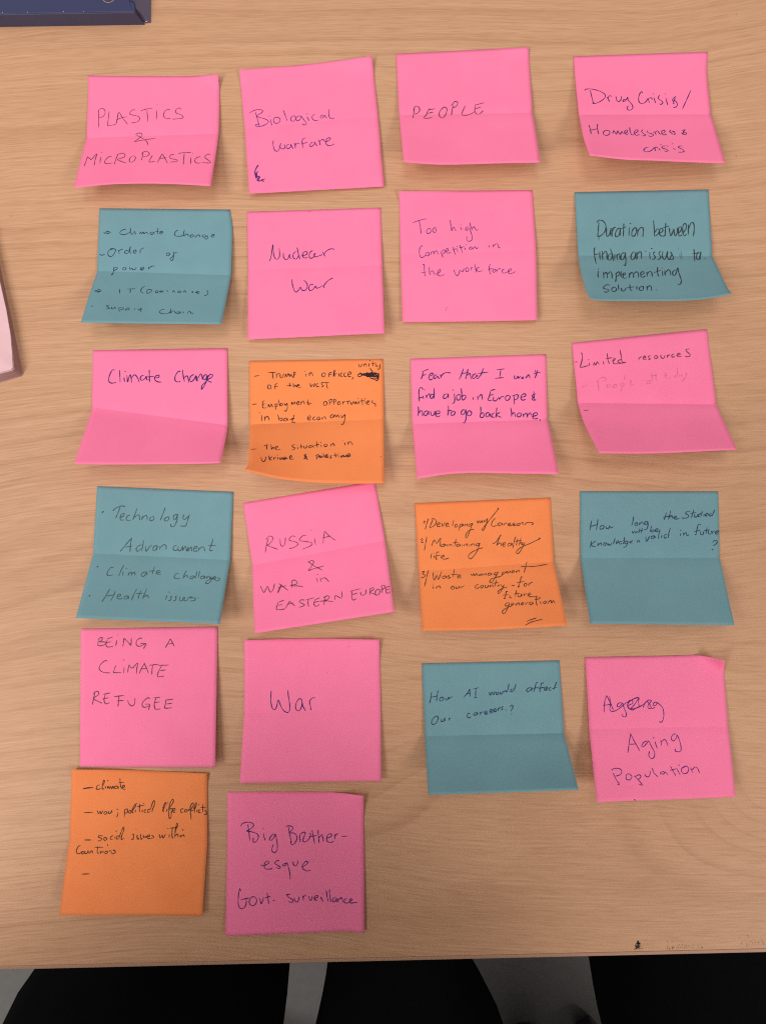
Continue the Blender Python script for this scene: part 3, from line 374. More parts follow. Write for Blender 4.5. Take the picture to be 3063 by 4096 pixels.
 'limited': ({'L': [[(98.81, 114.93, 0.35), (100.01, 97.65, 1.55), (100.88, 80.3, 4.0)], [(100.88, 80.3, 4.0), (101.76, 72.25, 8.17), (103.05, 64.86, 12.81), (106.82, 49.6, 24.0)]], 'R': [[(174.47, 122.5, 0.35), (176.23, 100.91, 1.22), (177.58, 79.35, 3.0)], [(177.58, 79.35, 3.0), (179.15, 69.19, 7.83), (181.5, 52.04, 18.0)]], 'bot': [(0.378, -0.2, -0.86, 0)], 'ph': 2.51}, [
  ('Limited resources', 'pencil', 0.55, '8,159 31,160;63,84 68,125 46,200 69,203 108,194;42,207 67,142;113,175 114,196;108,150 112,147;142,198 148,174 157,195 171,171 184,193;213,166 218,195;250,108 251,165 259,192;234,151 284,145;285,172 305,161 299,152 286,168 291,192 321,196;351,164 327,171 322,186 344,189;346,88 350,140 353,184 379,190;321,196 379,190;477,157 477,180;479,165 498,150;508,166 528,160 522,150 509,159 511,174 534,172;564,151 548,154 551,165 561,174 544,178;606,150 592,160 598,174 616,167 606,150;641,149 640,167 657,176 671,154;686,152 687,174;689,163 706,151;736,151 720,157 722,171 742,168;758,164 782,154 775,147 758,156 764,171 791,168;855,123 828,125 833,140 852,159 848,173 814,174'),
  ('faint second line', 'faint', 0.55, '38,372 85,353;165,317 162,359 162,405;152,334 181,301 216,298 224,315 194,331;234,349 220,369 239,373 248,357 234,349;279,354 265,374 284,379 297,363 279,354;321,343 329,379 324,412;320,351 344,344 346,364 330,371;357,284 357,324;391,329 403,325 395,361 418,359;543,333 519,336 514,352 537,352 542,337;558,269 557,337;550,299 601,291;588,273 585,334;657,272 658,325;642,302 676,299;679,310 685,325;737,297 721,308 735,316;750,243 745,298 750,316;752,305 779,299 770,310;799,289 814,293 773,346'),
  ('dash', 'pencil', 0.4, '22,577 65,568'),
 ]),
 'technology': ({'L': [[(-168.26, 34.47, 0.35), (-168.88, 15.51, 0.89), (-169.25, -3.32, 2.0)], [(-169.25, -3.32, 2.0), (-170.37, -15.04, 6.33), (-171.11, -26.77, 11.58), (-171.6, -37.79, 17.0)]], 'R': [[(-91.21, 31.16, 0.35), (-91.81, 11.97, 0.89), (-92.27, -7.08, 2.0)], [(-92.27, -7.08, 2.0), (-93.11, -18.57, 6.19), (-93.75, -30.08, 11.26), (-94.25, -40.9, 16.5)]], 'ph': 3.88}, [
  ('Technology', 'grey', 0.55, '45,194 59,186 47,198;124,179 148,156 191,139 214,145;177,147 165,188 149,232;185,225 206,213 209,195 191,201 182,229 190,245 212,242;253,203 235,211 226,234 237,246 259,240;302,151 286,205 274,241;283,220 312,200 323,211 325,239;345,203 340,240;342,225 367,202 379,212 380,238;415,207 400,222 404,238 422,235 430,214 415,207;509,136 495,181 476,234;526,206 508,221 513,236 533,231 541,209 526,206;598,184 576,192 572,218 585,223 599,199 602,184 597,236 581,272 559,274 554,256;649,182 643,211 658,218 679,195;689,180 677,225 664,266 624,267'),
  ('Advancement', 'grey', 0.55, '275,372 237,422 195,479;275,372 270,420 268,476;228,444 282,431;347,420 322,433 312,459 327,468 348,446;363,386 358,431 353,468;380,430 385,466 416,424 424,428;456,419 438,431 436,456 451,457 464,433 463,418 464,454;485,421 483,450;486,436 511,412 529,419 530,448;606,411 588,420 581,438 596,450 618,440;620,418 618,444 636,448 650,417 651,446 668,416 675,423 680,448 697,422;690,418 691,451 712,417 717,450;731,435 755,422 751,412 734,420 731,446 749,448 760,440;770,418 767,447;770,433 795,413 808,424 811,445;870,348 859,392 847,436 872,436;838,402 892,399'),
  ('Climate challanges', 'grey', 0.5, '51,603 61,597 55,608;174,600 153,605 139,637 141,660 157,667 184,658;245,577 233,621 225,668;250,631 253,662;265,605 269,607;291,637 292,660;293,649 308,632 317,659;316,646 332,631 342,658;410,623 387,636 386,656 403,660 416,635 417,623 427,653;465,577 460,640;434,618 476,612;490,627 514,622 504,608 491,615 491,635 524,637;651,626 627,631 621,655 637,666 665,661;700,596 689,636 687,664;691,648 710,635 718,658;757,636 737,645 736,659 754,658 761,639 770,655;776,596 775,655;796,595 793,654;832,633 813,641 815,657 832,654 836,635 844,655;851,636 854,657;855,647 868,633 879,656;890,637 877,646 889,653 898,641 883,681 856,694 857,674 893,653;903,652 920,644 908,636 902,656 923,662;931,643 946,650 941,666 920,667'),
  ('Health issues.', 'grey', 0.5, '48,832 59,824 52,836;184,771 170,818 151,873;226,785 221,824 211,859;165,826 229,812;250,826 273,817 265,806 251,814 252,837 274,843 287,834;322,815 302,823 301,839 320,840 326,818 334,840;374,758 363,809 354,852;408,768 401,807 400,834;378,796 440,788;444,754 436,805 431,833;436,821 457,804 471,823 472,827;597,798 590,837;602,772 613,773;636,803 623,808 629,819 625,837 611,836;671,798 658,806 664,819 660,837 646,838;689,805 691,832 709,835 714,804;722,807 724,834 743,829 750,806;750,806 770,803 761,813 785,808 801,819 789,831 761,835;816,809 819,808'),
 ]),
 'russia': ({'L': [[(-85.75, 24.89, 0.35), (-82.87, 7.42, 0.89), (-79.91, -9.91, 2.0)], [(-79.91, -9.91, 2.0), (-78.69, -22.19, 5.76), (-77.31, -34.5, 10.3), (-75.93, -46.12, 15.0)]], 'R': [[(-11.83, 36.97, 0.35), (-8.97, 20.34, 0.89), (-6.12, 3.8, 2.0)], [(-6.12, 3.8, 2.0), (-4.36, -9.17, 5.47), (-2.59, -22.22, 9.66), (-0.9, -34.57, 14.0)]], 'ph': 5.25}, [
  ('RUSSIA', 'pencil', 0.45, '148,315 128,358 109,422;128,319 155,296 179,307 179,329 145,361 127,364 157,383 207,414;234,331 231,378 243,396 264,376 275,327;347,337 326,327 302,344 303,360 334,374 360,395 347,412 319,422 289,423;432,342 408,340 380,359 378,375 419,391 457,406 462,423 434,437 385,447;487,376 487,436;469,307 475,311;570,334 555,386 544,433;570,334 596,378 639,426;542,387 610,382'),
  ('&', 'pencil', 0.45, '519,631 455,585 424,555 415,554 440,546 457,554 452,571 428,598 415,613 460,607 533,600'),
  ('WAR in', 'pencil', 0.48, '472,676 475,709;477,652 481,654;496,680 502,711;502,691 525,685 539,694 559,722;56,664 74,709 85,711 107,676 117,703 130,723 149,701 160,664;210,676 191,708 179,736;190,669 224,700 256,732;181,700 246,693;211,680 183,735;287,665 287,718;283,671 305,663 325,682 321,695 274,700 330,711 368,725'),
  ('EASTERN EUROPE', 'pencil', 0.48, '183,802 171,825 165,852 194,860 228,859;182,804 226,795;178,826 210,826;264,809 245,834 231,854;264,811 300,852;242,831 287,827;372,820 345,815 333,827 350,840 367,853 355,862 326,864;379,821 443,814;401,817 392,847 400,871;446,828 436,858 446,876 467,873 474,867;446,830 485,821;437,848 480,844;520,823 507,876;506,824 539,817 551,831 522,847 480,846 532,852 576,866;595,821 587,854;595,821 634,851;644,802 641,849;702,811 780,805;719,810 712,843 716,875 745,869;716,837 756,833;777,826 779,847 795,853 814,843 817,819;849,818 839,860;842,820 867,812 873,825 846,841 889,865;901,826 883,843 885,867 907,864 917,839 901,826;934,814 931,861;927,813 952,808 957,825 935,835;957,825 993,822;964,826 960,859 969,867 991,860;962,842 987,840'),
 ]),
 'developing': ({'L': [[(10.43, 24.67, 0.35), (11.48, 5.6, 1.06), (12.5, -13.29, 2.5)], [(12.5, -13.29, 2.5), (12.98, -23.92, 5.24), (13.46, -34.65, 8.57), (13.9, -44.84, 12.0)]], 'R': [[(86.05, 27.66, 0.35), (86.57, 9.8, 1.06), (86.92, -7.92, 2.5)], [(86.92, -7.92, 2.5), (88.24, -19.3, 6.98), (89.37, -30.66, 12.4), (90.31, -41.33, 18.0)]], 'bot': [(0.319, 0.33, -0.7, 0), (0.586, 0.36, -0.65, 0)], 'ph': 0.34}, [
  ('Developing my Careers', 'brown', 0.45, '57,140 67,135 57,156;94,117 79,157 66,199;127,124 111,159 97,187;113,123 138,121 151,147 131,174 99,187;155,168 175,162 171,151 157,160 156,179 179,180;190,156 195,181 215,153;221,175 239,169 235,158 221,166 224,185 245,182;280,135 267,181;296,168 285,182 291,193 306,183 296,168;325,170 311,223;325,173 343,171 334,188 318,195;348,171 345,189;361,172 357,190;360,182 375,172 377,191;411,171 389,177 388,191 406,185 418,167 397,217 373,270 360,273 367,245 390,220 426,215;451,151 457,169 467,151 473,170 485,152 489,171;501,146 504,164 527,140;530,136 513,194 494,226 485,218 506,194 567,123 614,67 605,70;591,147 580,143 561,167 556,193 570,201 592,195;625,174 607,181 602,195 620,196 632,178 635,197;646,183 647,198;648,190 660,180 671,184;677,196 696,189 689,181 676,192 684,203 706,199;709,197 728,191 721,182 710,194 716,204 738,199;760,185 742,195 752,206 767,193 756,185;771,190 789,183 784,203;798,204 814,187 839,186;839,186 856,187 864,198 848,205'),
  ('Maintaining healthy', 'brown', 0.45, '26,270 40,263 43,273 32,286 48,294;75,251 63,299 51,351;105,323 128,278 146,304 176,266 166,330;202,311 181,317 176,328 194,330 206,313 209,330;222,315 219,330;234,316 232,330;235,323 249,316 254,332;290,280 273,337;263,307 303,306;310,317 291,323 291,335 305,335 314,320 318,337;334,322 332,337;349,323 346,337;350,330 367,321 369,339;386,324 384,338;400,323 398,339;401,330 417,322 421,338;460,323 438,325 434,339 452,337 463,323 439,380 400,428 382,432 373,411 403,384 447,366 483,357;620,266 604,302 584,352;556,329 578,323 616,277 624,267;588,342 614,329 620,353;631,344 652,338 646,328 631,337 634,356 655,353;692,334 672,340 669,356 688,353 698,336 698,356;730,288 718,317 704,375;744,300 730,358;718,324 771,320;769,298 748,359;752,345 771,335 770,357;781,335 777,354 791,351;796,336 768,387 742,418 728,406 761,375 842,343 907,314 897,309'),
  ('life', 'brown', 0.45, '104,373 93,416;121,391 118,416;122,374 125,375;160,369 142,371 136,403 132,421 143,418;122,399 166,391;172,409 194,403 187,394 172,405 178,420 207,423 230,416'),
  ('Waste management', 'brown', 0.45, '21,506 41,504 29,523 46,537 35,552 15,555;72,495 54,562 36,634;108,517 105,550 110,583 132,544 140,581 170,514;195,552 173,559 173,573 190,571 200,555 203,573;224,552 213,558 230,571 215,576 208,572;264,501 247,572;235,547 285,547;283,571 305,563 299,552 283,565 289,578 311,577;381,550 390,567 402,550 408,568 424,551 427,570;448,556 436,566 450,571 459,556 462,570;473,557 473,571;475,565 491,556 494,572;527,554 508,560 509,573 525,569 532,556 533,574;581,550 558,556 553,571 571,569 584,550 557,591 524,632 511,627 524,604 557,595 597,586 617,572;606,575 632,561 623,553 605,567;635,566 648,551 653,568 670,549 674,567;686,561 701,555 695,545 683,557 692,568;712,552 713,567;716,560 734,546 738,565;803,485 787,530 769,571;754,521 852,526 953,516'),
  ('in our country for', 'brown', 0.45, '102,627 98,655;101,616 102,616;122,636 121,656;123,647 144,633 153,657;245,640 230,651 233,667 251,661 245,640;266,646 263,661 275,664 289,645 289,663;304,648 303,664;305,656 326,642;428,641 408,647 401,662 414,671 432,664;456,646 440,657 446,671 461,658 456,646;478,648 474,667 488,670 499,649 497,669;511,650 509,669;512,662 529,650 530,671;561,615 540,671;527,639 576,635;567,654 565,669;568,662 585,651;592,652 593,667 608,664;614,653 590,694 568,722 559,714 580,690 631,674;664,664 688,668;757,605 743,604 730,642 710,679 720,676;705,644 762,640;767,652 754,667 761,679 776,664 767,652;787,657 788,676;791,665 813,648 821,656'),
  ('future', 'brown', 0.45, '632,712 619,711 611,742 597,764 608,763;591,737 636,736;642,740 638,759 653,761;693,705 678,757;671,734 713,729;705,736 699,755 716,756 726,735 726,757;743,735 741,754;744,743 765,733;769,748 791,742 786,732 770,744 778,759 811,764 842,768'),
  ('generation.', 'brown', 0.45, '630,800 606,803 598,821 617,822 632,803 611,841 585,881 572,876 575,858 608,837 640,827;638,820 659,813 654,802 639,814 647,826;674,807 673,826;676,818 695,804 697,827;710,820 728,814 722,804 709,817 718,826;743,804 743,826;747,813 764,803;788,803 773,809 771,824 787,820 794,805 795,824;826,756 819,801 820,835;807,789 853,780;849,803 849,826;851,771 855,771;881,801 868,813 877,823 889,809 881,801;901,802 900,825;906,814 922,798 924,823;924,823 942,801 945,824;952,823 954,823'),
  ('double underline', 'brown', 0.5, '727,951 762,939 801,929;714,980 759,958 840,941'),
 ]),
 'howlong': ({'L': [[(102.38, 31.26, 0.35), (102.23, 12.63, 0.56), (102.02, -5.89, 1.0)], [(102.02, -5.89, 1.0), (102.39, -17.62, 5.91), (102.49, -29.31, 11.86), (102.45, -40.24, 18.0)]], 'R': [[(178.71, 31.05, 0.35), (178.56, 12.61, 0.73), (178.23, -5.7, 1.5)], [(178.23, -5.7, 1.5), (178.64, -17.77, 5.98), (178.65, -29.82, 11.4), (178.43, -41.13, 17.0)]], 'ph': 1.71}, [
  ('How long the Studied', 'slate', 0.52, '83,219 75,259 70,296;129,208 123,252 116,289;75,267 125,248;161,256 143,267 146,285 168,278 172,260 161,256;189,263 187,278 203,280 214,260 218,276 239,267;386,190 381,223 371,260;409,234 394,245 398,260 413,252 411,234;430,234 426,256;430,245 447,230 454,249;486,227 469,230 463,249 479,247 488,229 486,267 474,289 461,286;623,160 615,186 604,216;597,197 665,182;655,145 644,186 636,212;643,197 665,186 668,207;679,201 697,193 690,186 678,197 686,210 717,204;797,149 772,153 761,167 779,178 782,193 761,202 732,201;822,138 811,171 803,201;793,167 839,160;829,171 825,192 842,192 850,170;875,167 857,175 853,192 871,187;882,149 874,186;896,170 892,190;906,182 924,175 917,165 903,178 913,190;949,167 931,175 934,187 952,178;971,140 960,164 953,186'),
  ('will be', 'slate', 0.45, '373,300 380,315 390,300 397,315 410,300;415,300 415,315;429,278 422,315;447,275 438,315;419,297 454,293;514,260 507,289 503,304;507,297 528,289 528,304 505,304;539,297 560,286 553,278 537,293 545,304 567,297'),
  ('knowledge valid in future', 'slate', 0.52, '81,373 69,425;110,373 78,403 109,418;128,388 124,414;127,403 149,388 154,410;177,385 166,398 177,407 188,392 177,385;199,388 198,405 209,399 216,407 228,385;252,348 237,399;259,388 277,381 270,371 257,385 266,398;301,374 284,381 284,396 301,392;319,344 312,385 306,396;340,374 323,377 319,392 337,391 344,376 329,414 310,422;379,370 354,385 375,389;407,385 418,367 425,378 428,385;471,341 476,378 499,337;531,334 513,341 510,356 527,354 535,335 538,354;574,289 565,323 561,356;588,330 582,352;623,323 605,330 605,352 623,347;649,275 638,312 631,352;723,315 719,337;722,295 725,294;744,312 742,334;746,323 762,310 767,332 783,328;870,253 852,251 841,289 833,326 826,323;819,304 865,293;869,301 865,323 883,325 890,301;915,271 904,323;890,297 933,290;926,297 922,319 939,321 947,297;954,301 953,319;956,308 968,297;971,315 996,304 986,297 971,310 978,323 996,319'),
  ('question mark', 'slate', 0.5, '952,386 967,369 984,375 980,393 955,412;944,439 958,440'),
 ]),
 'being': ({'L': [[(-175.93, -45.46, 0.35), (-175.58, -64.01, 0.73), (-175.06, -82.36, 1.5)], [(-175.06, -82.36, 1.5), (-174.79, -95.1, 1.64), (-174.51, -108.16, 1.82), (-174.23, -120.79, 2.0)]], 'R': [[(-99.29, -44.14, 0.35), (-99.17, -62.59, 1.22), (-98.84, -80.7, 3.0)], [(-98.84, -80.7, 3.0), (-98.66, -93.59, 4.16), (-98.42, -106.7, 5.55), (-98.17, -119.27, 7.0)]], 'ph': 3.08}, [
  ('BEING A', 'pencil', 0.52, '129,83 126,129;125,83 148,68 159,73 151,90 135,99 174,101 184,113 162,127 126,129;196,84 187,113 191,136 216,139 239,134;193,79 235,65;187,108 225,99;265,88 257,135;266,50 273,53;316,76 314,105 309,138;318,76 347,106 370,133;371,74 370,103 368,131;449,81 434,77 411,94 407,123 425,138 450,132 477,117;437,117 479,119 471,138 460,157;655,85 640,117 620,153;655,85 672,115 687,144;637,124 678,121'),
  ('CLIMATE', 'pencil', 0.5, '200,244 182,241 153,263 137,293 147,315 176,330 218,333;260,277 244,323 250,331 302,332;321,292 318,338;316,237 320,239;356,273 350,306 348,333;356,273 379,300 417,263 414,300 411,344;471,262 449,301 431,343;465,263 484,301 499,341;443,307 491,305;503,281 574,274;529,279 525,315 524,351;571,283 648,281;594,287 572,329 566,363 585,367 614,363;581,324 626,317'),
  ('REFUGEE', 'pencil', 0.55, '105,478 96,522 90,565;92,487 115,469 134,475 131,495 96,519 125,538 161,554;163,492 222,481;182,492 174,529 184,557 200,557 216,551;161,526 209,516;247,509 321,502;283,507 281,543 278,580;268,540 320,536;349,535 359,562 382,576 401,560 402,523;513,524 494,522 465,545 456,570 473,587 508,576;479,564 511,567 508,589 502,606;539,522 587,518;558,521 546,558 550,595 567,601 592,599;546,555 585,550;626,538 684,533;629,538 627,566 624,593 676,592;627,566 675,561'),
 ]),
 'war': ({'L': [[(-84.45, -51.56, 0.35), (-84.19, -71.57, 0.73), (-83.86, -91.37, 1.5)], [(-83.86, -91.37, 1.5), (-84.0, -103.34, 3.96), (-84.06, -115.36, 6.93), (-84.06, -126.75, 10.0)]], 'R': [[(-9.26, -51.1, 0.35), (-8.88, -70.59, 0.73), (-8.49, -89.86, 1.5)], [(-8.49, -89.86, 1.5), (-8.39, -102.21, 2.51), (-8.28, -114.78, 3.73), (-8.17, -126.84, 5.0)]], 'top': [(0.512, 0.05, 0.73, 0)], 'cor': [(1, 0, 0.6, 0.18, 0.06, 0.37, 3), (0, 0, 0.6, 0.14, 0.41, 0.25, 2)], 'ph': 4.45}, [
  ('War', 'blue', 0.5, '200,348 197,390 199,439 209,473 226,481 239,458 251,414 265,446 285,484 314,502 332,491 334,441 325,386 322,349;426,430 420,412 403,410 383,436 377,466 386,488 406,489 422,461 426,430 432,461 451,494;479,421 485,456 491,490;481,425 498,406 521,402'),
  ('tiny ink specks', 'blue', 0.35, '611,230 613,232;772,48 774,49;326,784 327,785'),
 ]),
 'howai': ({'L': [[(14.2, -64.15, 0.35), (14.96, -83.96, 0.89), (15.69, -103.49, 2.0)], [(15.69, -103.49, 2.0), (16.09, -112.81, 6.04), (16.47, -121.95, 10.94), (16.81, -130.46, 16.0)]], 'R': [[(89.97, -62.31, 0.35), (90.76, -82.03, 1.06), (91.38, -101.41, 2.5)], [(91.38, -101.41, 2.5), (92.79, -110.1, 7.56), (93.96, -118.49, 13.67), (94.92, -126.19, 20.0)]], 'ph': 5.82}, [
  ('How AI would affect', 'navy', 0.48, '62,198 55,236 45,277;110,189 101,223 94,264;50,236 105,226;133,234 118,247 121,261 139,258 146,241 133,234;162,238 160,255 176,252 184,235 189,247 210,232;342,182 319,214 292,242;340,182 339,208 340,237;308,221 348,211;360,186 404,177;384,183 378,243;365,246 390,243;479,207 485,230 501,208 507,229 522,205;544,209 529,215 532,227 548,220 544,209;561,206 558,223 572,221 580,202;626,151 617,186 608,213;583,209 598,201 605,213;656,190 638,193 634,208 652,206;676,154 664,187 654,207;783,182 761,187 749,202 759,212 782,195 788,183 785,209;835,148 821,152 812,182 799,216;793,189 840,183;878,153 860,156 851,183 842,216;833,190 880,182;879,197 901,188 895,179 878,191 882,204 901,199;927,185 912,191 911,204 929,202;970,148 961,165 944,202;934,193 970,184'),
  ('Our careers.?', 'navy', 0.48, '88,366 65,379 52,406 60,421 82,414 101,387 98,366 80,367;127,381 122,401 139,400 149,378 151,400;179,378 178,399;180,390 193,377;334,351 319,352 311,371 320,381 340,375;381,345 363,352 359,364 377,362 387,347 387,366;407,342 408,363;410,351 429,340;439,353 457,346 450,337 438,347 445,360 464,354;475,344 496,338 489,327 476,337 482,353 500,345;504,341 523,333 516,322 505,333 511,345 530,338;538,318 539,339;540,325 556,312;577,309 562,315 570,326 559,334;591,333 594,334;621,315 636,301 646,310 638,327 628,344;631,361 634,363'),
 ]),
 'aging': ({'L': [[(103.93, -60.55, 0.35), (104.56, -79.95, 1.55), (104.86, -98.84, 4.0)], [(104.86, -98.84, 4.0), (105.33, -111.01, 6.6), (105.67, -123.2, 9.75), (105.93, -134.72, 13.0)]], 'R': [[(179.37, -58.88, 0.35), (179.67, -69.47, 0.68), (180.14, -97.2, 3.0)], [(180.14, -97.2, 3.0), (180.55, -109.3, 4.44), (180.84, -121.56, 6.19), (181.07, -133.27, 8.0)]], 'top': [(0.528, 0.05, -0.04, 0), (0.844, 0.03, 0.12, 0)], 'cor': [(1, 0, 0.22, 0.15, -3.44, -1.87, 10)], 'ph': 0.91}, [
  ('crossed-out Ageing', 'violet', 0.46, '139,268 122,316 114,386;139,268 161,317 182,371;110,339 177,329;160,275 163,330 157,370 181,381 224,362 269,329 320,304 370,287 341,294 305,313 285,343 301,367 339,334 373,291 368,315 369,348;248,322 223,325 210,345 229,348 251,326 260,359 274,399 266,419 245,415 242,399;289,343 325,327 319,307 298,313 288,346 315,374 351,361 394,342 439,309 466,313;308,367 336,364 394,342;396,359 416,329 431,319 450,343 462,367 484,357;463,313 436,343 435,363 455,366;507,327 483,324 471,343 488,347 507,331 539,365 543,418 526,461 505,457'),
  ('Aging', 'violet', 0.46, '296,534 278,595 260,673;292,534 311,582 346,659;273,612 332,610;408,591 382,600 364,624 375,631 406,604 418,591 434,632 451,673 443,707 422,715 407,693 417,662;463,595 467,623 475,645;450,571 462,570;506,586 505,627;510,600 531,583 546,601 553,632;619,544 593,554 583,581 596,595 619,575 628,555 643,610 644,658 629,672 601,667 603,650'),
  ('Population', 'violet', 0.46, '129,791 148,778 186,779 202,796 192,819 156,831;138,807 157,854 174,884 163,889;255,817 233,823 230,853 254,858 271,837 255,817;288,831 316,862 339,897 313,888;294,838 323,825 335,839 312,862;365,819 370,836 390,840 403,820 404,800;421,780 431,814 456,843;505,806 480,812 478,822 500,823 511,811 530,830;554,770 568,804 585,838;547,800 601,789;600,795 609,816 617,833;616,765 619,767;662,777 636,786 630,813 649,827 675,814 682,788 666,774 644,783;696,785 709,822;705,802 731,782 748,793 758,825'),
  ('tiny tick', 'violet', 0.4, '268,991 274,995 281,999;248,910 249,911'),
 ]),
 'orangeclimate': ({'L': [[(-179.47, -122.94, 0.35), (-179.52, -141.45, 0.73), (-179.4, -159.7, 1.5)], [(-179.4, -159.7, 1.5), (-180.06, -172.52, 3.67), (-180.54, -185.35, 6.29), (-180.91, -197.51, 9.0)]], 'R': [[(-104.04, -124.7, 0.35), (-103.77, -143.19, 0.89), (-103.36, -161.33, 2.0)], [(-103.36, -161.33, 2.0), (-103.94, -174.06, 2.58), (-104.51, -187.04, 3.28), (-105.05, -199.54, 4.0)]], 'top': [(0.444, 0.08, 0.69, 0)], 'cor': [(0, 0, 0.6, 0.12, 1.09, 0.75, 2.5), (1, 0, 0.4, 0.1, 0.38, 0.45, 1.5)], 'ph': 2.28}, [
  ('climate', 'brown', 0.52, '84,141 124,129 162,129;91,139 127,134 142,132;209,107 191,114 185,136 199,140 217,131;227,120 244,85 237,74 230,103 228,134 242,134;252,113 251,133;267,74 270,77;267,133 270,115 282,132 288,114 299,132 306,114 315,131;338,110 320,117 321,131 338,127 343,112 349,130;357,56 361,99 371,130;348,86 387,85;377,123 393,113 385,105 376,118 385,134 400,129'),
  ('war; political life conflicts', 'brown', 0.52, '96,314 164,309;107,315 139,311;196,295 204,319 217,301 225,318 239,290;260,299 246,307 250,321 268,313 262,299;282,295 278,311 293,311 303,291 305,308;342,279 346,283;350,303 346,321 340,339;397,280 396,337;394,284 417,276 417,301 400,308;435,283 424,297 435,306 445,291 435,283;452,293 477,250 473,239 456,271 453,300 463,301;477,281 475,299;485,234 489,237;508,235 505,270 509,298;487,256 543,245;526,277 525,296;535,231 538,233;554,276 541,283 541,297 557,293;583,272 566,279 567,297 583,289;583,282 603,219 613,213 617,232 600,275 597,296;671,287 698,230 691,225 677,259 681,293;706,265 705,290;709,226 711,224;727,258 751,215 744,197 723,244 721,331 735,328 738,278;713,269 752,264;748,282 766,271 759,262 747,275 754,291 769,286;826,262 808,269 808,291 826,286;843,265 833,279 841,288 853,275 843,265;861,264 860,285;863,275 875,262 879,281;882,267 898,232 893,218 875,253 883,344;875,281 896,274;904,274 921,224 914,220 903,253 907,288;925,266 925,287;935,230 939,232;949,265 937,273 939,288 953,285;967,223 967,286;949,251 988,247;978,271 992,278 995,295 974,303'),
  ('social issues within', 'brown', 0.52, '106,511 159,510;110,513 152,511;242,480 214,476 207,488 231,498 223,513 205,513;256,487 245,501 258,510 270,499 256,487;316,474 299,482 295,500 312,501;330,477 328,499;335,439 340,441;359,472 341,482 341,501 358,490;358,490 380,429 389,409 394,428 376,479 376,501 397,489;454,462 465,458 461,494 447,498;481,418 484,420;493,461 489,479 503,493 486,493;518,456 514,478 528,492 510,493;535,459 539,481 553,469 556,484;563,476 581,469 574,459 561,473 570,488 588,483;595,461 609,471 606,482 588,483;651,452 658,481 673,459 679,480 697,451;725,450 722,479;711,409 716,410;746,397 744,467 753,478;728,408 785,399;764,432 784,382 776,374 767,438 764,474;767,460 785,448 788,472;805,451 802,471;810,455 813,471;814,464 827,451 833,468;820,409 824,423'),
  ('Countries', 'brown', 0.52, '88,550 71,553 61,579 66,599 85,601 101,591;107,584 98,594 110,603 118,590 107,584;124,584 124,598 140,597 145,580 150,599;159,583 160,601;161,592 173,581 180,598;211,550 212,588 224,597;189,558 250,555;232,578 238,595 246,581;253,577 255,595;279,538 283,543;274,580 265,590 277,598 286,586 274,580;296,583 305,576 317,589;322,572 337,575 342,588 325,597 314,593'),
  ('dash', 'brown', 0.55, '118,735 176,732'),
 ]),
 'bigbrother': ({'L': [[(-92.92, -134.7, 0.35), (-92.87, -154.23, 0.56), (-92.78, -173.57, 1.0)], [(-92.78, -173.57, 1.0), (-92.77, -185.98, 1.43), (-92.74, -198.67, 1.96), (-92.7, -210.9, 2.5)]], 'R': [[(-18.04, -135.25, 0.35), (-17.76, -153.74, 0.56), (-17.47, -172.04, 1.0)], [(-17.47, -172.04, 1.0), (-17.39, -184.29, 1.29), (-17.31, -196.84, 1.64), (-17.23, -208.94, 2.0)]], 'bot': [(0.417, 0.02, 0.56, 0), (0.848, -0.01, 1.05, 0)], 'top': [(0.412, 0.07, 0.51, 0), (0.746, 0.06, 0.74, 0)], 'cor': [(1, 0, 0.3, 0.2, 0.33, 0.25, 4)], 'ph': 3.65}, [
  ('Big Brother-', 'blue', 0.48, '100,240 110,220 147,209 183,215 195,233 173,255 140,271;153,223 160,277 167,337;140,271 180,276 220,290 230,312 217,340 197,349 191,334 194,315;267,287 270,309 280,337;260,255 262,254;346,290 326,303 310,328 327,334 346,312 353,294 366,347 368,398 350,422 330,410 330,388 340,366;429,239 453,234 479,242 479,261 449,281;449,238 459,297 473,351;453,284 493,287 513,316 499,351 479,367 466,354 469,338;529,303 532,322 536,348;529,312 539,290 566,277 572,290;576,283 559,322 556,341 576,347 602,322 612,293 602,283;622,263 632,315 642,363;602,309 655,302;666,260 669,308 672,354;672,321 692,295 702,321 705,346;722,321 755,312 765,296 748,289 732,308 731,341 754,351 781,344;786,289 788,328;788,309 801,292 814,289;837,309 880,306'),
  ('esque', 'blue', 0.48, '248,504 261,514 301,499 307,486 291,480 274,501 278,530 301,537 334,533;383,477 363,479 350,496 373,512 392,525 380,533 360,525;436,497 413,503 406,514 426,513 438,494 450,526 460,571 462,610;482,485 487,507 502,517 515,501 517,479;549,524 568,515 591,496 578,484 558,502 549,527 572,550 595,553 610,546'),
  ('Govt. surveillance', 'blue', 0.48, '105,691 97,672 89,720 89,783 107,812 133,806 146,775 145,737;106,752 132,745 168,739;188,728 172,747 169,776 192,795 215,780 221,751 204,731 185,734;238,738 248,761 254,780 267,755 270,732;296,704 303,742 310,784;277,742 323,727;340,759 353,758 346,762;464,720 438,720 455,739 481,756 484,771 468,775 452,768;494,743 498,766 514,773 527,757 527,737;556,728 560,764;558,741 573,725 579,729;596,733 606,762 615,763 625,733;635,753 661,744 665,734 645,734 638,757 658,769;684,741 691,758 704,778;697,715 699,717;725,693 730,739 740,779;747,685 750,733 760,781;789,747 773,756 773,778 789,777 799,753 799,773 809,784;809,754 812,779;814,767 829,750 838,757 845,784;875,757 858,764 855,784 874,791 894,782;891,777 911,767 904,757 891,771 901,789 924,787 953,781'),
 ]),
}

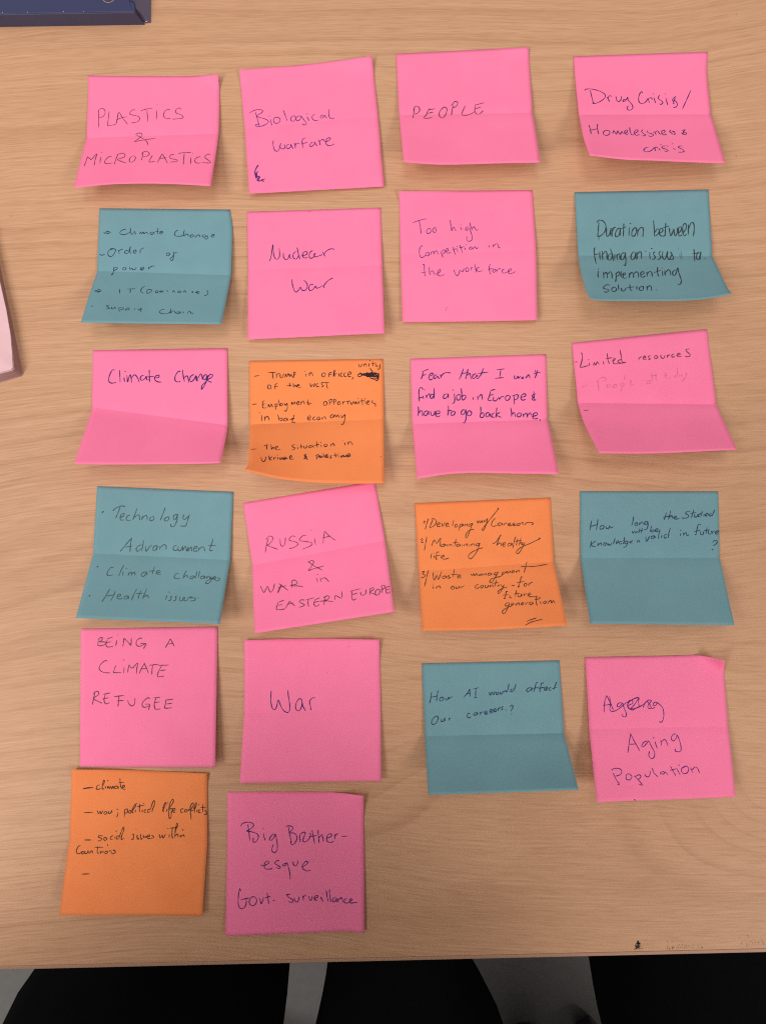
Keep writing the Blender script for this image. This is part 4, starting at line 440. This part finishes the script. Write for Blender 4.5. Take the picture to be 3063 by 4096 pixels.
LOOK = {
 'plastics': ('pink', 'pink sticky note reading PLASTICS & MICROPLASTICS in thin capitals', 'pink sticky notes laid out in columns'),
 'biological': ('pink', 'pink sticky note reading Biological Warfare with a small scribble below', 'pink sticky notes laid out in columns'),
 'people': ('pink', 'pink sticky note with the single word PEOPLE', 'pink sticky notes laid out in columns'),
 'drug': ('pink', 'pink sticky note reading Drug Crisis / Homelessness crisis', 'pink sticky notes laid out in columns'),
 'tealclimate': ('teal', 'teal sticky note listing Climate Change, Order of power and Supply Chain', 'teal sticky notes laid out in columns'),
 'nuclear': ('pink', 'pink sticky note reading Nuclear War', 'pink sticky notes laid out in columns'),
 'toohigh': ('pink', 'pink sticky note reading Too high Competition in the workforce', 'pink sticky notes laid out in columns'),
 'duration': ('teal', 'teal sticky note with bottom corners curled up, reading Duration between finding an issue', 'teal sticky notes laid out in columns'),
 'climchange': ('pink', 'pink sticky note reading Climate Change above a slanting fold', 'pink sticky notes laid out in columns'),
 'trump': ('orange', 'orange sticky note with a scribbled-out word and its lower left corner curled up', 'orange sticky notes laid out in columns'),
 'fear': ('pink', "pink sticky note reading Fear that I won't find a job in Europe", 'pink sticky notes laid out in columns'),
 'limited': ('pink', 'tilted pink sticky note reading Limited resources above a faint erased line', 'pink sticky notes laid out in columns'),
 'technology': ('teal', 'teal sticky note with bulleted Technology Advancement, Climate challanges and Health issues', 'teal sticky notes laid out in columns'),
 'russia': ('pink', 'tilted pink sticky note reading RUSSIA & WAR in EASTERN EUROPE', 'pink sticky notes laid out in columns'),
 'developing': ('orange', 'orange sticky note with a numbered list beginning Developing my Careers', 'orange sticky notes laid out in columns'),
 'howlong': ('teal', 'teal sticky note asking How long the Studied knowledge will be valid', 'teal sticky notes laid out in columns'),
 'being': ('pink', 'pink sticky note reading BEING A CLIMATE REFUGEE in capitals', 'pink sticky notes laid out in columns'),
 'war': ('pink', 'pink sticky note with only the word War', 'pink sticky notes laid out in columns'),
 'howai': ('teal', 'teal sticky note asking How AI would affect Our careers', 'teal sticky notes laid out in columns'),
 'aging': ('pink', 'pink sticky note reading Aging Population below a crossed-out word, top right corner curled', 'pink sticky notes laid out in columns'),
 'orangeclimate': ('orange', 'orange sticky note at lower left listing climate, war and social issues within Countries', 'orange sticky notes laid out in columns'),
 'bigbrother': ('pink', 'pink sticky note reading Big Brother-esque Govt. surveillance, nearest the table edge', 'pink sticky notes laid out in columns'),
}
def stroke_ribbon(bm, sh, pts, width, lift, rnd):
    """One pen stroke as a flat ribbon lying just on the curled sheet, swelling and thinning a little."""
    uv = cr([(u / 1000, v / 1000) for u, v in pts], 5 if len(pts) > 2 else 3)
    P = [Vector(sh.at(u, v)) for u, v in uv]
    keep = [0]
    for i in range(1, len(P)):
        if (P[i] - P[keep[-1]]).length > .12: keep.append(i)
    if keep[-1] != len(P) - 1: keep.append(len(P) - 1)
    if len(keep) < 2:
        keep = [0, len(P) - 1]
    uv = [uv[i] for i in keep]; P = [P[i] for i in keep]
    total = sum((a - b).length for a, b in zip(P, P[1:]))
    if total < width:                                # a dot
        d = (P[-1] - P[0]); d = d.normalized() if d.length > 1e-6 else Vector((1, 0, 0))
        P = [P[0] - d * width * .35, P[0], P[-1], P[-1] + d * width * .35]; uv = [uv[0], uv[0], uv[-1], uv[-1]]
    prev = None; run = 0.0; ph = rnd.uniform(0, 6)
    for i, p in enumerate(P):
        a, b = P[max(i - 1, 0)], P[min(i + 1, len(P) - 1)]
        d = b - a
        if d.length < 1e-7: d = Vector((1, 0, 0))
        u, v = uv[i]; e = .006
        n = (Vector(sh.at(u + e, v)) - Vector(sh.at(u - e, v))).cross(Vector(sh.at(u, v - e)) - Vector(sh.at(u, v + e))).normalized()
        s = n.cross(d).normalized()
        if i: run += (p - P[i - 1]).length
        w = width * .5 * (1 + .20 * math.sin(run * 1.1 + ph) + .10 * math.sin(run * 3.7 + 2 * ph))
        if i == 0 or i == len(P) - 1: w *= .55
        q = p + n * lift
        cur = (bm.verts.new((q + s * w) * MM), bm.verts.new((q - s * w) * MM))
        if prev:
            f = bm.faces.new((prev[0], prev[1], cur[1], cur[0]))
            f.normal_update()
            if f.normal.dot(n) < 0: f.normal_flip()
        prev = cur
PARTLABEL = {'small scribble': 'small scribble in pen', 'scribbled-out word': 'scribbled-out word', 'crossed-out Ageing': 'word crossed out with loops', 'faint second line': 'rubbed-out pencil line, barely visible', 'double underline': 'two short slanted pencil lines'}
def make_note(key):
    d, lines = NOTES[key]; colour, label, group = LOOK[key]
    sh = Sheet(d)
    c = sh.at(.5, 0)
    org = Vector((c[0], c[1], 0)) * MM
    NU, NV = 32, 40
    bm = bmesh.new()
    grid = [[bm.verts.new(Vector(sh.at(i / NU, j / NV)) * MM - org) for i in range(NU + 1)] for j in range(NV + 1)]
    for j in range(NV):
        for i in range(NU):
            f = bm.faces.new((grid[j][i], grid[j + 1][i], grid[j + 1][i + 1], grid[j][i + 1])); f.smooth = True
    bm.edges.ensure_lookup_table()
    for i in range(NU):                              # the fold stays a crisp crease
        e = bm.edges.get((grid[NV // 2][i], grid[NV // 2][i + 1]))
        e.smooth = False
    me = bpy.data.meshes.new('sticky_note'); bm.to_mesh(me); bm.free()
    o = link('sticky_note', me, PAPER[colour]); o.location = org + Vector((0, 0, TT))
    m = o.modifiers.new('thickness', 'SOLIDIFY'); m.thickness = .00011; m.offset = -1
    tag(o, label, 'sticky note', group)
    rnd = random.Random(key)
    for k, (what, kind, width, text) in enumerate(lines):
        loose = what.startswith(('tiny', 'rubbed', 'faint stray'))
        pieces = text.split(';')
        for piece in ([[p] for p in pieces] if loose else [pieces]):
            bm = bmesh.new()
            for q, st in enumerate(piece):
                pts = [tuple(map(int, p.split(','))) for p in st.split()]
                stroke_ribbon(bm, sh, pts, width, .05 + .004 * (q % 7), rnd)
            for v in bm.verts: v.co -= org
            nm = 'handwriting' if not loose else ('ink_speck' if what.startswith('tiny') else 'pencil_smudge')
            me = bpy.data.meshes.new(nm); bm.to_mesh(me); bm.free()
            h = link(nm, me, INK[kind], o)
            if not loose and what in PARTLABEL: h['label'] = PARTLABEL[what]
    return o
for key in NOTES: make_note(key)

# ------------------------------------------------------------------ things at the edge of the picture
# navy box: a shallow carton with an upright front, a sloping tucked flap on the right and a thin gold line on the lid
NAVY = plain('navy_gloss_card', (.036, .038, .098), .4, .4, .12, 30)
NAVYSHADE = plain('navy_gap_shade', (.010, .010, .030), .7, .2, .1, 60)  # darker navy, the shade inside the flap's fold put into the colour
NAVYF = plain('navy_matt_card', (.074, .069, .115), .7, .08, .12, 40)
bx = empty('box', (-0.1450, 0.3043, TT), R(0.2))
tag(bx, 'shallow navy blue box with scuffed edge and thin gold line on its lid', 'box')
H = .0102
def poly_obj(name, verts, faces, mat, parent, bw=0.0):
    bm = bmesh.new(); vv = [bm.verts.new(v) for v in verts]
    for f in faces: bm.faces.new([vv[i] for i in f])
    bmesh.ops.recalc_face_normals(bm, faces=bm.faces[:])
    if bw: bevel(bm, bw, 2)
    return from_bm(name, bm, mat, parent)
BW, BD = .26, .17
poly_obj('carton', [(-BW, 0, 0), (-.0012, 0, 0), (-.0012, BD, 0), (-BW, BD, 0), (-BW, -.0006, H), (-.0030, -.0006, H), (-.0052, BD, H), (-BW, BD, H)],
         [(0, 3, 2, 1), (4, 5, 6, 7), (0, 1, 5, 4), (1, 2, 6, 5), (2, 3, 7, 6), (3, 0, 4, 7)], NAVY, bx, .0004)
poly_obj('front_panel', [(-BW, -.0010, .0002), (-.0006, -.0010, .0002), (-.0031, -.0013, H - .0001), (-BW, -.0013, H - .0001), (-BW, -.0004, .0002), (-.0006, -.0004, .0002), (-.0031, -.0007, H - .0001), (-BW, -.0007, H - .0001)],
         [(0, 1, 2, 3), (7, 6, 5, 4), (0, 4, 5, 1), (1, 5, 6, 2), (2, 6, 7, 3), (3, 7, 4, 0)], NAVYF, bx)
# right flap: slopes from the lid down to the table, its front corner tucked behind the front panel, a dark patch between them painting the gap's shade
poly_obj('tucked_flap', [(-.0004, .0004, .0004), (.0030, .0000, .0003), (.0034, BD, .0003), (-.0030, BD, H + .0006), (-.0028, .0075, H + .0006), (-.0026, .0024, H - .001),
                         (-.0010, .0004, .0001), (.0022, .0000, .0001), (.0026, BD, .0001), (-.0036, BD, H), (-.0034, .0075, H), (-.0032, .0024, H - .0016)],
         [(0, 1, 2, 3, 4, 5), (11, 10, 9, 8, 7, 6), (0, 6, 7, 1), (1, 7, 8, 2), (2, 8, 9, 3), (3, 9, 10, 4), (4, 10, 11, 5), (5, 11, 6, 0)], plain('navy_flap_card', (.125, .108, .155), .6, .15, .1, 40), bx)
poly_obj('flap_gap_shade', [(-.0062, .0062, H + .0002), (-.0036, .0050, H + .0003), (-.0030, .0004, H - .002), (-.0044, .0002, H + .0001)], [(0, 1, 2, 3)], NAVYSHADE, bx)
GOLD = plain('gold_foil', (.55, .30, .12), .35, .6, .1, 200)
bm = bmesh.new(); prev = None
for i in range(49):
    a = 2 * math.pi * i / 48; ca, sa = math.cos(a), math.sin(a)
    cur = [bm.verts.new((-.0179 + r * ca * .0042, .0098 + r * sa * .0042 * 1.15, H + .00012)) for r in (.975, 1.03)]
    if prev: bm.faces.new((prev[0], prev[1], cur[1], cur[0]))
    prev = cur
from_bm('gold_line', bm, GOLD, bx)
BARE = plain('bare_card', (.55, .52, .55), .8, .1, .2, 500)
for x, y in ((-.0790, .0003), (-.0725, .0004), (-.0580, .0003), (-.0375, .0003), (-.0260, .0003)):
    bm = bmesh.new(); spot(bm, x - .006, y - .0003, random.uniform(.0002, .0004), .00018, H + .00014, 7); from_bm('scuff_mark', bm, BARE, bx)
bm = bmesh.new(); spot(bm, .0006, .0003, .0008, .0004, .0012, 9); from_bm('scuff_mark', bm, BARE, bx)

# pink memo pad at the left: a block of sheets on a card, its uppermost sheets a little loose
PADTOP = paper('pale_pink_paper', (.80, .50, .525), (.74, .46, .48))
PADSIDE = NT('pad_edge'); o = PADSIDE.obj()
c = PADSIDE.mix(PADSIDE.noise(PADSIDE.mapping(o, (20, 20, 5200)), 1.0, 3, .6), (.27, .130, .118), (.36, .185, .168)); PADSIDE.l(c, PADSIDE.b.inputs['Base Color']); PADSIDE.b.inputs['Roughness'].default_value = .85
pad = empty('notepad', (-0.2115, 0.0976, TT))
tag(pad, 'pale pink memo pad lying askew at the left edge, its near corner fanned up', 'notepad')
LOW = [(-95, -27.5, 0), (-42.4, -12.3, 0), (-13.9, -4.1, 0), (-1.2, -.35, 0), (-.3, 1.0, 0), (-2.6, 10.9, 0), (-6.9, 28.9, 0), (-11.3, 47.1, 0), (-15.6, 65.3, 0), (-28.6, 117.3, 0), (-33, 135, 0), (-128, 107, 0)]
UPP = [(-92, -17.5, 5.3), (-39.3, -4.6, 5.5), (-10.4, .7, 6.6), (-3.6, 1.9, 7.5), (-2.7, 3.0, 7.5), (-3.7, 10.3, 6.6), (-5.3, 21.9, 5.8), (-8.2, 36.3, 5.5), (-12.5, 53.0, 5.3), (-25.3, 104.4, 5.2), (-31, 130, 5.2), (-126, 104, 5.2)]
def outline(f): return [Vector([a + (b - a) * f for a, b in zip(l, u)]) * MM for l, u in zip(LOW, UPP)]
def stack(name, f0, f1, mat, down=None, steps=1):
    bm = bmesh.new(); rings = []
    for k in range(steps + 1):
        f = f0 + (f1 - f0) * k / steps
        rings.append([bm.verts.new(p if down is None or k else p - Vector((0, 0, 0))) for p in outline(f)])
    if down: 
        for v in rings[0]: v.co.z -= 0
    n = len(LOW)
    for a, b in zip(rings, rings[1:]):
        for q in range(n): bm.faces.new((a[q], a[(q + 1) % n], b[(q + 1) % n], b[q]))
    for r, zz in ((rings[0], f0), (rings[-1], f1)):
        c = bm.verts.new(Vector((-70, 55, 5.2 * zz)) * MM)
        for q in range(n): bm.faces.new((c, r[q], r[(q + 1) % n]))
    return from_bm(name, bm, mat, pad)
stack('backing_card', .01, .10, plain('grey_pink_card', (.45, .265, .245), .8, .15, .08, 80))
stack('sheet_block', .105, .80, PADSIDE.m, None, 6)
stack('loose_sheet', .835, .850, PADTOP)
stack('loose_sheet', .895, .910, PADTOP)
stack('top_sheet', .975, .995, PADTOP)

# ------------------------------------------------------------------ two seated people, of whom the photograph shows only black trousered thighs
def skin(name, joints, bones, mat, parent, sub=2):
    names = list(joints); me = bpy.data.meshes.new(name)
    me.from_pydata([joints[k][0] for k in names], [(names.index(a), names.index(b)) for a, b in bones], [])
    o = bpy.data.objects.new(name, me); COL.objects.link(o)
    sk = o.modifiers.new('skin', 'SKIN'); sk.use_smooth_shade = True
    if not me.skin_vertices: raise RuntimeError('no skin layer')
    for i, k in enumerate(names):
        r = joints[k][1]; me.skin_vertices[0].data[i].radius = (r, r) if not isinstance(r, tuple) else r
    me.skin_vertices[0].data[0].use_root = True
    ss = o.modifiers.new('sub', 'SUBSURF'); ss.levels = ss.render_levels = sub
    dg = bpy.context.evaluated_depsgraph_get(); new = bpy.data.meshes.new_from_object(o.evaluated_get(dg))
    o.modifiers.clear(); old = o.data; o.data = new; bpy.data.meshes.remove(old)
    new.materials.clear(); new.materials.append(mat)
    for p in new.polygons: p.use_smooth = True
    o.parent = parent
    return o
def hand_joints(J, Bn, side, w, fwd, tag_):
    w = Vector(w); palm = w + Vector((0, .055, -.006)); J['palm' + tag_] = (palm, (.034, .015)); Bn.append(('wrist' + tag_, 'palm' + tag_))
    for k, (dx, ln) in enumerate(((-.030, .066), (-.011, .078), (.010, .074), (.029, .058))):
        a = palm + Vector((dx, .030, 0)); b = a + Vector((dx * .15, ln * .5, -.004)); c = b + Vector((0, ln * .45, -.016))
        for n_, p, r in (('a', a, .0095), ('b', b, .0085), ('c', c, .0072)): J['f%d%s%s' % (k, n_, tag_)] = (p, r)
        Bn += [('palm' + tag_, 'f%da%s' % (k, tag_)), ('f%da%s' % (k, tag_), 'f%db%s' % (k, tag_)), ('f%db%s' % (k, tag_), 'f%dc%s' % (k, tag_))]
    th = w + Vector((-side * .030, .030, -.006)); t2 = th + Vector((-side * .018, .034, -.008))
    J['t1' + tag_] = (th, .011); J['t2' + tag_] = (t2, .009); Bn += [('palm' + tag_, 't1' + tag_), ('t1' + tag_, 't2' + tag_)]
def person(label, cx, hy, legs, group, arms='lap'):
    """legs: for each leg hip, mid-thigh points and knee as (x, y, z, radius of the trouser), then ankle and toe."""
    root = empty('person', (cx, hy, 0)); inv = Vector((cx, hy, 0)); tag(root, label, 'person', group)
    J = {'pelvis': (Vector((cx, hy, .57)) - inv, (.125, .10))}; Bn = []; Tj = dict(J); Tb = []
    for s, leg in zip('lr', legs):
        prev = 'pelvis'
        for i, (x, y, z, r) in enumerate(leg[:-2]):
            k = 'leg%s%d' % (s, i); p = Vector((x, y, z)) - inv
            J[k] = (p, r * .86); Tj[k] = (p, r); Bn.append((prev, k)); Tb.append((prev, k)); prev = k
        a, tt = leg[-2], leg[-1]
        pa = Vector(a[:3]) - inv; J['ankle' + s] = (pa, .038); Tj['cuff' + s] = (pa + Vector((0, 0, .02)), .055); Bn.append((prev, 'ankle' + s)); Tb.append((prev, 'cuff' + s))
        J['toe' + s] = (Vector(tt[:3]) - inv, .030); Bn.append(('ankle' + s, 'toe' + s))
    up = {'waist': ((0, .04, .74), (.140, .105)), 'chest': ((0, .13, .95), (.158, .115)), 'collar': ((0, .185, 1.07), (.080, .062)), 'neck': ((0, .22, 1.14), .052), 'head': ((0, .285, 1.21), (.074, .085)), 'crown': ((0, .325, 1.29), (.070, .082)), 'nose': ((0, .375, 1.17), .014)}
    if arms == 'lap':                                 # sits upright
        up = {k: ((p[0], p[1] * .12 - .035 + (.05 if k == 'nose' else 0), p[2]), r) for k, (p, r) in up.items()}
    hd = up['head'][0][1] - .285; sh_y = up['chest'][0][1] + .025
    for k, (p, r) in up.items(): J[k] = (Vector(p), r)
    Bn += [('pelvis', 'waist'), ('waist', 'chest'), ('chest', 'collar'), ('collar', 'neck'), ('neck', 'head'), ('head', 'crown'), ('head', 'nose')]
    Sj = {k: (J[k][0], tuple(x + .022 for x in J[k][1])) for k in ('waist', 'chest', 'collar')}; Sb = [('waist', 'chest'), ('chest', 'collar')]
    for s, sd in (('l', -1), ('r', 1)):
        arm = {'lap': ((sd * .235, .10, .80), (sd * .115, .17, .705)), 'raised': ((sd * .250, .30, .84), (sd * .068 - cx, .485, 1.130))}[arms]
        for k, p, r in (('shoulder', (sd * .170, sh_y, 1.03), .052), ('elbow', arm[0], .043), ('wrist', arm[1], .028)):
            J[k + s] = (Vector(p), r)
            Sj[k + s] = (Vector(p) - (Vector((sd * -.02, .02, -.02)) if k == 'wrist' else Vector((0, 0, 0))), r + .012)
        Bn += [('chest', 'shoulder' + s), ('shoulder' + s, 'elbow' + s), ('elbow' + s, 'wrist' + s)]; Sb += [('chest', 'shoulder' + s), ('shoulder' + s, 'elbow' + s), ('elbow' + s, 'wrist' + s)]
        hand_joints(J, Bn, sd, J['wrist' + s][0], None, s)
    body = skin('body', J, Bn, SKIN, root)
    body.data.materials.append(SHIRT); body.data.materials.append(BLACK)     # cloth where the clothes lie on the body
    for p in body.data.polygons:
        k = min(J, key=lambda q: (J[q][0] - p.center).length)
        p.material_index = 0 if k.startswith(('head', 'crown', 'nose', 'neck', 'wrist', 'palm', 'f', 't1', 't2')) else 2 if k.startswith(('leg', 'ankle', 'toe', 'pelvis')) else 1
    skin('trousers', Tj, Tb, BLACK, root)
    skin('shirt', Sj, Sb, SHIRT, root)
    skin('hair', {'a': (Vector((0, .225 + hd, 1.21)), .060), 'b': (Vector((0, .265 + hd, 1.29)), .084), 'c': (Vector((0, .330 + hd, 1.345)), (.074, .060))}, [('a', 'b'), ('b', 'c')], HAIR, root)
    for leg in legs:
        a, tt = Vector(leg[-2][:3]) - inv, Vector(leg[-1][:3]) - inv
        skin('shoe', {'heel': (a + Vector((0, -.02, -.055)), .040), 'ball': (a.lerp(tt, .7) + Vector((0, 0, -.025)), .044), 'tip': (tt + Vector((0, .03, .0)), .036)}, [('heel', 'ball'), ('ball', 'tip')], PLASTIC, root)
    return root
person('person in black trousers at the middle, both thighs under the table edge', -.085, -.62,
       [[(-.165, -.60, .56, .100), (-.205, -.43, .582, .122), (-.183, -.348, .592, .111), (-.1445, -.285, .598, .0805), (-.134, -.12, .600, .056), (-.14, -.10, .42, .058), (-.15, -.17, .085), (-.155, -.06, .04)],
        [(-.005, -.60, .56, .090), (.010, -.40, .575, .086), (.009, -.345, .578, .077), (-.0025, -.300, .580, .050), (.000, -.15, .585, .050), (.00, -.12, .42, .050), (-.005, -.17, .085), (-.005, -.06, .04)]], 'people seated at the near side', 'raised')
person('person in black trousers at the right, one thigh in view at the corner', .37, -.62,
       [[(.285, -.60, .56, .098), (.250, -.40, .585, .097), (.232, -.330, .592, .092), (.214, -.285, .596, .088), (.195, -.12, .600, .062), (.20, -.10, .42, .058), (.21, -.17, .085), (.21, -.06, .04)],
        [(.455, -.60, .56, .098), (.470, -.33, .590, .090), (.475, -.12, .600, .062), (.475, -.10, .42, .058), (.47, -.17, .085), (.47, -.06, .04)]], 'people seated at the near side')
def stool(label, x, y, a0):
    s = empty('swivel_stool', (x, y, 0)); tag(s, label, 'stool', 'swivel stools')
    bm = cyl_bm((0, 0, .415), (0, 0, .455), .19, 48); bevel(bm, .012, 2); from_bm('seat', bm, PLASTIC, s)
    from_bm('column', cyl_bm((0, 0, .07), (0, 0, .4145), .022, 24), METAL, s)
    for k in range(5):
        a = a0 + 2 * math.pi * k / 5; d = Vector((math.cos(a), math.sin(a), 0))
        from_bm('base_arm', cyl_bm(d * .025 + Vector((0, 0, .085)), d * .22 + Vector((0, 0, .066)), .014, 12, .010), PLASTIC, s)
        c_ = d * .215; n_ = Vector((-d.y, d.x, 0)); bm = cyl_bm(c_ - n_ * .016 + Vector((0, 0, .027)), c_ + n_ * .016 + Vector((0, 0, .027)), .0265, 24); bevel(bm, .004, 2)
        from_bm('caster', bm, PLASTIC, s)
    return s
stool('black swivel stool under the person at the middle', -.02, -.79, math.pi / 2)
stool('black swivel stool under the person at the right, caster showing beside the trousers', .407, -.890, math.atan2(.18, -.127))

# the phone the middle person holds flat over the table to take the picture; its lens is the camera
ph = empty('smartphone', (0, 0, TT + 0.41352 + .004)); tag(ph, 'dark smartphone held flat above the table by the middle person', 'phone')
from_bm('phone_body', box_bm(-.0365, .0365, -.140, .016, 0, .0082, .003, 3), PLASTIC, ph)
from_bm('screen', box_bm(-.0345, .0345, -.136, .012, .0083, .0086), plain('dark_glass', (.01, .01, .012), .1, .5, .05, 20), ph)
